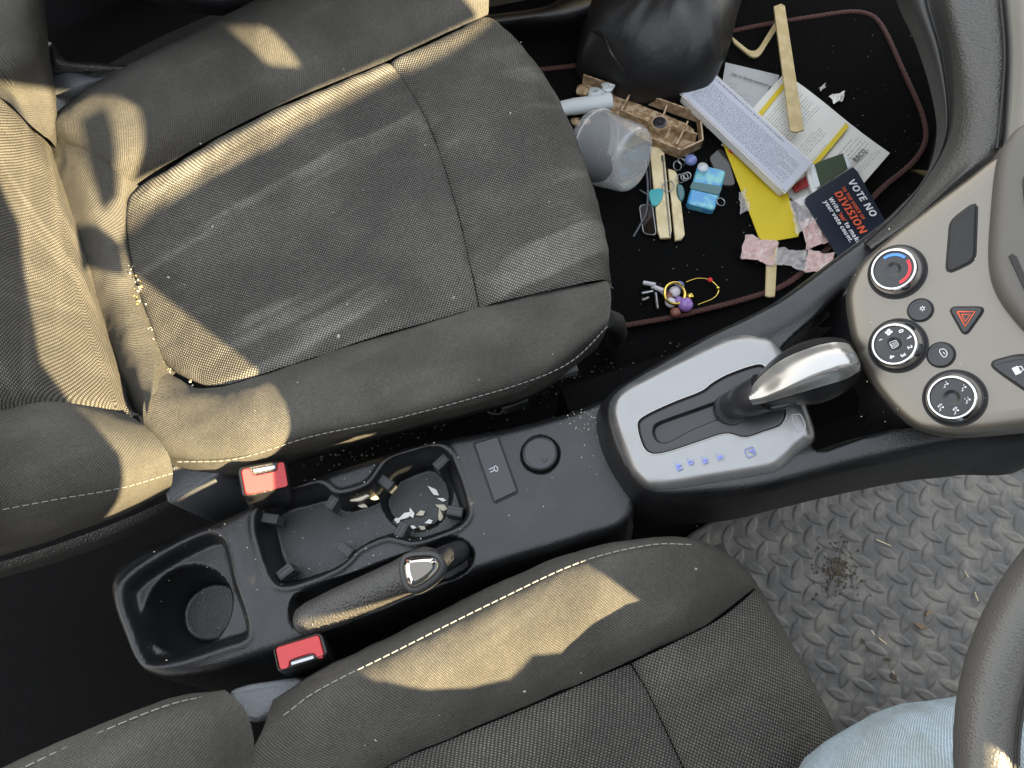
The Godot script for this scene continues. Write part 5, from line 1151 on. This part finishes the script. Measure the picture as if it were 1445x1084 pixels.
	for q in [[[822, 117], [862, 131]], [[862, 131], [897, 143]], [[897, 140], [984, 171]], [[984, 171], [988, 208]], [[918, 206], [958, 222]], [[958, 222], [988, 208]], [[886, 145], [874, 168]], [[938, 160], [932, 176]], [[967, 182], [952, 214]], [[874, 166], [912, 182]], [[945, 188], [980, 200]]]:
		mb = MB.new(); var a = W(q[0][0], q[0][1], 0.018); var b = W(q[1][0], q[1][1], 0.018); var xd = (b - a) * 0.5; var zd = xd.cross(Vector3.UP).normalized() * 0.0011
		box(mb, (a + b) * 0.5 + Vector3(0, 0.008, 0), xd, Vector3(0, 0.0095, 0), zd); put("rib", mb, M.bracket, br)
	var bc = W(928, 184, 0.018)
	put("boss", stack([circle(bc, Vector3.UP, 0.0145, 28), circle(bc + Vector3(0, 0.016, 0), Vector3.UP, 0.0130, 28), circle(bc + Vector3(0, 0.0175, 0), Vector3.UP, 0.0120, 28), null, circle(bc + Vector3(0, 0.0165, 0), Vector3.UP, 0.0105, 28)], false, true), M.bracket, br)
	var pg2 = put("black_plug", stack([circle(bc + Vector3(0, 0.016, 0), Vector3.UP, 0.0102, 28), circle(bc + Vector3(0, 0.018, 0), Vector3.UP, 0.0098, 28), circle(bc + Vector3(0, 0.0182, 0), Vector3.UP, 0.006, 28)], false, true), M.black_smooth, br)
	put("plug_pin", stack([circle(bc + Vector3(0, 0.018, 0), Vector3.UP, 0.0016, 10), circle(bc + Vector3(0, 0.020, 0), Vector3.UP, 0.001, 10)], false, true), M.wire, pg2)
	# clear tub on its side
	var tb = thing("clear_plastic_tub", "empty clear plastic tub lying on its side against the seat", "tub")
	var a0 = W(832, 206, 0.050); var a1 = W(893, 225, 0.076); var ax = (a1 - a0).normalized(); var rings = []
	for q in [[0.0, 0.050], [0.002, 0.0525], [0.010, 0.0525], [0.012, 0.0505], [0.022, 0.0500], [0.024, 0.0490], [0.07, 0.0455], [0.076, 0.0425], [0.078, 0.038], [0.077, 0.034], [0.0775, 0.0]]:
		rings.append(circle(a0 + ax * q[0], ax, maxf(q[1], 0.0004), 48))
	put("tub_wall", stack(rings, false, false, ax), M.clear, tb)
	mb = MB.new(); var rc = circle(a0 + ax * 0.011, ax, 0.0522, 48); rc.append(rc[0]); tube(mb, rc, 0.0011, 6); put("rim_bead", mb, M.film, tb)
	# torn foam and tissue
	var tf = thing("torn_foam_roll", "pale blue foam roll with torn ragged end beside the tub", "foam roll")
	mb = MB.new(); tube(mb, cr(R([[770, 160, 0.026], [800, 152, 0.028], [835, 147, 0.030], [862, 142, 0.030]]), 16), [0.011, 0.011, 0.011, 0.011, 0.011, 0.0112, 0.0115, 0.012, 0.012, 0.012, 0.012, 0.012, 0.0122, 0.0125, 0.0125, 0.0125, 0.0125], 16); put("roll", mb, M.foam, tf)
	for q in [[822, 126, 0.034, 0.010], [840, 131, 0.036, 0.012], [856, 122, 0.040, 0.009], [848, 134, 0.038, 0.008], [812, 171, 0.012, 0.008], [828, 172, 0.012, 0.007]]:
		var cpt = W(q[0], q[1], q[2]); var rg = []
		for i in 5:
			var rad = q[3] * [0.5, 1.0, 0.9, 0.6, 0.15][i]; var l = []
			for j in 14: 
				var v = cpt + Vector3(cos(TAU * j / 14) * rad, (i - 2) * q[3] * 0.28, sin(TAU * j / 14) * rad); l.append(v + Vector3(1, 1, 1) * wrinkle.get_noise_3d(v.x * 9000, v.y * 9000, v.z * 9000) * q[3] * 0.9)
			rg.append(l)
		put("torn_piece", stack(rg, true, true), M.foam if q[0] > 830 else M.bracket, tf)
	# spectacles
	var sg = thing("spectacles", "wire spectacles with thin grey arms on the carpet beside the wooden sticks", "glasses")
	mb = MB.new(); var ln = rounded(R([[902, 290, 0.018], [920, 288, 0.024], [926, 332, 0.022], [908, 330, 0.016]]), 0.006); ln.append(ln[0]); tube(mb, ln, 0.0009, 6); put("lens_frame", mb, M.wire, sg)
	put("lens", lump(ln.slice(0, ln.size() - 1), 0.001, 0.0003), M.smoke, sg)
	mb = MB.new(); tube(mb, cr(R([[910, 225, 0.03], [914, 262, 0.028], [912, 300, 0.022], [903, 318, 0.018], [894, 334, 0.015]]), 20), 0.0016, 7); put("arm", mb, M.hinge, sg)
	mb = MB.new(); tube(mb, cr(R([[916, 232, 0.024], [919, 280, 0.02], [924, 333, 0.018]]), 14), 0.0014, 7); put("arm", mb, M.black_smooth, sg)
	mb = MB.new(); tube(mb, R([[903, 268, 0.02], [916, 276, 0.022]]), 0.0009, 6); put("bridge", mb, M.wire, sg)
	# keyring with resin tags
	var kr = thing("resin_keyring", "keyring with glossy blue resin block and teal tags", "keyring")
	put("blue_block", lump(poly_even(rounded(R([[985, 231, 0.030], [1026, 240, 0.030], [1009, 297, 0.026], [969, 287, 0.026]]), 0.006), 40), 0.012, 0.003), M.resin, kr)
	put("dark_band", lump(poly_even(rounded(R([[977, 256, 0.0296], [1020, 263, 0.0298], [1015, 275, 0.0290], [973, 266, 0.0286]]), 0.001), 24), 0.002, 0.0003), M.teal_dark, kr)
	put("teal_tag", lump(cr(R([[916, 270, 0.027], [925, 266, 0.027], [935, 267, 0.027], [935, 278, 0.027], [928, 289, 0.026], [920, 289, 0.026]]), 24, true), 0.003, 0.001), M.teal, kr)
	put("teal_drop", lump(cr(R([[956, 259, 0.026], [964, 262, 0.026], [967, 275, 0.024], [962, 284, 0.024], [956, 274, 0.025]]), 20, true), 0.005, 0.002), M.teal_dark, kr)
	put("blue_bead", stack(ball(W(975, 226, 0.032), 0.009, 0.006)), M.bead_blue, kr)
	put("clear_bead", stack(ball(W(992, 236, 0.036), 0.008, 0.004)), M.film, kr)
	for q in [[956, 234, 0.0065], [962, 228, 0.006], [966, 250, 0.0055], [960, 252, 0.006], [970, 248, 0.005], [1017, 285, 0.006], [943, 263, 0.008]]:
		mb = MB.new(); var n = Vector3(rng.randf_range(-0.5, 0.5), 1, rng.randf_range(-0.5, 0.5)).normalized(); var rg2 = circle(W(q[0], q[1], 0.026), n, q[2], 20); rg2.append(rg2[0]); tube(mb, rg2, 0.0009, 6); put("split_ring", mb, M.wire, kr)
	var sp = thing("smoky_plastic_shard", "dark smoky plastic shard beside the blue key tag", "shard")
	put("shard", lump(rounded(R([[1000, 222, 0.022], [1016, 208, 0.024], [1040, 232, 0.022], [1038, 262, 0.016], [1020, 262, 0.016]]), 0.006), 0.003, 0.001), M.smoke, sp)
	# sweet wrappers
	var pk = printed(128, 128, Color(0.80, 0.74, 0.72), Color(0.72, 0.30, 0.30), lines(0.05, 0.95, 12, 0.04, 0.05, 0.95), 9); pk.roughness = 0.3; pk.texture_repeat = true; pk.uv1_scale = Vector3(1 / 0.03, 1 / 0.03, 1)
	var wr = thing("pink_wrapper", "crumpled clear and pink sweet wrapper under the short strip", "wrapper", "sweet wrappers")
	crumple(wr, "printed_end", [[1050, 334], [1096, 346], [1090, 378], [1043, 366]], 0.020, pk)
	crumple(wr, "clear_middle", [[1092, 352], [1142, 358], [1136, 386], [1090, 374]], 0.020, M.film)
	crumple(wr, "printed_end", [[1138, 356], [1175, 360], [1167, 391], [1132, 385]], 0.020, pk)
	var wr2 = thing("red_white_wrapper", "crumpled red and white wrapper between the yellow and navy cards", "wrapper", "sweet wrappers")
	crumple(wr2, "printed_film", [[1126, 318], [1150, 304], [1168, 344], [1136, 354]], 0.022, pk)
	crumple(wr2, "clear_film", [[1110, 288], [1134, 280], [1150, 312], [1122, 334]], 0.026, M.film)
	crumple(wr2, "clear_film", [[1040, 276], [1050, 270], [1058, 300], [1044, 304]], 0.020, M.film)
	var ws = thing("white_paper_scrap", "torn white paper scrap on the bare carpet past the leaflet", "paper scrap")
	crumple(ws, "scrap", [[1168, 138], [1190, 132], [1187, 146], [1174, 149]], 0.016, M.paper)
	crumple(ws, "scrap", [[1152, 130], [1162, 121], [1163, 125], [1155, 132]], 0.016, M.paper)
	# bead charm bracelet
	var ch = thing("bead_charm", "gold wire charm with purple and blue beads near the mat edge", "charm")
	mb = MB.new(); tube(mb, cr(R([[968, 398, 0.024], [985, 393, 0.024], [1003, 396, 0.022], [1014, 408, 0.02], [1008, 420, 0.018], [985, 430, 0.018]]), 30), 0.0009, 6); put("wire_loop", mb, M.gold, ch)
	mb = MB.new(); var gr = circle(W(952, 414, 0.030), Vector3(0.2, 1, 0.3).normalized(), 0.0145, 28); gr.append(gr[0]); tube(mb, gr, 0.002, 8); put("gold_ring", mb, M.gold, ch)
	for q in [[959, 403, 0.0065, "bead_blue"], [967, 430, 0.0105, "purple"], [953, 441, 0.0070, "bead_brown"], [946, 427, 0.0075, "pearl"], [944, 418, 0.0060, "bead_brown"], [958, 424, 0.0060, "purple"], [974, 418, 0.0050, "gold"], [1002, 395, 0.0034, "red_print"], [1013, 406, 0.0026, "gold"], [952, 412, 0.0080, "pearl"]]:
		put("bead", stack(ball(W(q[0], q[1], 0.022), q[2], q[2] * 0.8)), M[q[3]], ch)
	for q in [[908, 399, 925, 402, 0.003], [920, 404, 940, 412, 0.0035], [906, 414, 922, 411, 0.0022], [925, 414, 928, 436, 0.0026], [915, 420, 906, 424, 0.002], [930, 408, 944, 420, 0.003]]:
		mb = MB.new(); tube(mb, [W(q[0], q[1], 0.018), W(q[2], q[3], 0.022)], q[4], 8); put("silver_charm", mb, M.wire if q[4] < 0.003 else M.pearl, ch)
func shrink(loop: Array, k: float) -> Array:
	var c = mid(loop); var o = []
	for p in loop: o.append(c + (p - c) * k)
	return o
func ball(c: Vector3, r: float, ry: float) -> Array:
	var o = []
	for i in 9:
		var a = -PI / 2 + PI * i / 8; o.append(circle(c + Vector3(0, sin(a) * ry, 0), Vector3.UP, maxf(0.0002, cos(a) * r), 18))
	return o
func crumple(parent: Node, called: String, px: Array, h: float, material):     # a thin creased film: four corners
	var c = RH(px, h); var P = []; var nu = 26; var nv = 16; var f = FastNoiseLite.new(); f.seed = int(px[0][0]); f.frequency = 0.012; f.noise_type = FastNoiseLite.TYPE_CELLULAR; f.cellular_return_type = FastNoiseLite.RETURN_CELL_VALUE
	var g = FastNoiseLite.new(); g.seed = int(px[0][1]); g.frequency = 0.02; g.fractal_octaves = 2; g.fractal_type = FastNoiseLite.FRACTAL_RIDGED
	for j in nv + 1:
		var row = []
		for i in nu + 1:
			var u = float(i) / nu; var v = float(j) / nv
			if i == 0 or i == nu: v = clampf(v + 0.03 * (1 if j % 2 else -1), 0, 1)
			var p = c[0].lerp(c[1], u).lerp(c[3].lerp(c[2], u), v)
			row.append(p + Vector3(g.get_noise_2d(p.z * 3000, p.x * 3000) * 0.0015, (g.get_noise_2d(p.x * 1700, p.z * 1700) + 1.0) * 0.0042 + 0.002 * sin(u * 9.0 + v * 4.0), 0))
		P.append(row)
	var mb = MB.new(); mb.grid(P, false, Vector3.UP, false); put(called, mb, material, parent)

# ---------- driver's door side: door and added panels that keep the low sun off ----------
func build_door_and_blocker():
	var dv = -LT; var at = func(f, y): return FW * f + dv * 0.45 + Vector3(0, y, 0)
	var door = thing("driver_door", "black driver door panel below the added unseen sunshade", "car door")
	var panel = func(parent, called, pts, thick, material):
		var l = []
		for q in pts: l.append(at.call(q[0], q[1]))
		put(called, stack([shift(l, dv * thick), l], true, true, -dv), material, parent)
	panel.call(door, "door_panel", [[-0.7, 0.0], [1.5, 0.0], [1.5, 0.62], [0.48, 0.630], [0.40, 0.634], [0.375, 0.645], [0.345, 0.631], [0.316, 0.637], [0.292, 0.648], [0.276, 0.664], [-0.7, 0.668]], 0.05, M.black)  # unseen; wavy top edge is shaped to outline the driver seat sun patch
	# cloth sunshade is added and unseen; its gaps are shaped as sun patches
	var sh = thing("added_sun_blocker", "unseen grey sunshade hung over the driver window", "sunblocker")
	panel.call(sh, "rear_blocker", [[-0.7, 0.66], [0.274, 0.66], [0.268, 0.677], [0.268, 0.75], [0.345, 0.758], [0.345, 0.782], [0.243, 0.79], [0.307, 0.86], [0.337, 0.935], [0.446, 1.032], [0.476, 1.081], [0.575, 1.165], [0.575, 1.3], [-0.7, 1.3]], 0.004, M.blocker_grey)
	panel.call(sh, "front_blocker", [[1.5, 0.62], [1.5, 0.98], [1.10, 0.98], [1.06, 1.093], [1.02, 1.087], [0.80, 1.046], [0.72, 1.028], [0.64, 1.012], [0.56, 0.990], [0.51, 0.970], [0.487, 0.945], [0.465, 0.84], [0.485, 0.76], [0.483, 0.70], [0.478, 0.628]], 0.004, M.blocker_grey)
	panel.call(sh, "top_blocker", [[0.585, 1.022], [0.66, 1.035], [0.827, 1.070], [0.827, 1.098], [0.803, 1.108], [0.815, 1.148], [0.827, 1.158], [0.827, 1.3], [0.66, 1.3], [0.66, 1.10]], 0.004, M.blocker_grey)
	panel.call(sh, "top_blocker", [[0.827, 1.070], [1.045, 1.10], [1.06, 1.3], [0.827, 1.3], [0.827, 1.158], [0.850, 1.15], [0.836, 1.112], [0.827, 1.098]], 0.004, M.blocker_grey)
	panel.call(sh, "blocker_bar", [[0.528, 1.004], [0.556, 1.014], [0.638, 1.108], [0.605, 1.1]], 0.004, M.blocker_grey)  # added bar that splits the light into two columns
	panel.call(sh, "lower_blocker", [[0.268, 0.683], [0.37, 0.690], [0.50, 0.700], [0.50, 0.745], [0.268, 0.75]], 0.004, M.blocker_grey)  # added bar that shades the console and handbrake top
	panel.call(sh, "fold", [[0.452, 0.962], [0.478, 0.944], [0.505, 0.966], [0.507, 0.994], [0.488, 0.990]], 0.004, M.blocker_grey)  # added piece that shades the rear strip of the passenger cushion
	panel.call(sh, "upper_blocker", [[0.575, 1.165], [0.66, 1.115], [0.66, 1.3], [0.575, 1.3]], 0.004, M.blocker_grey)
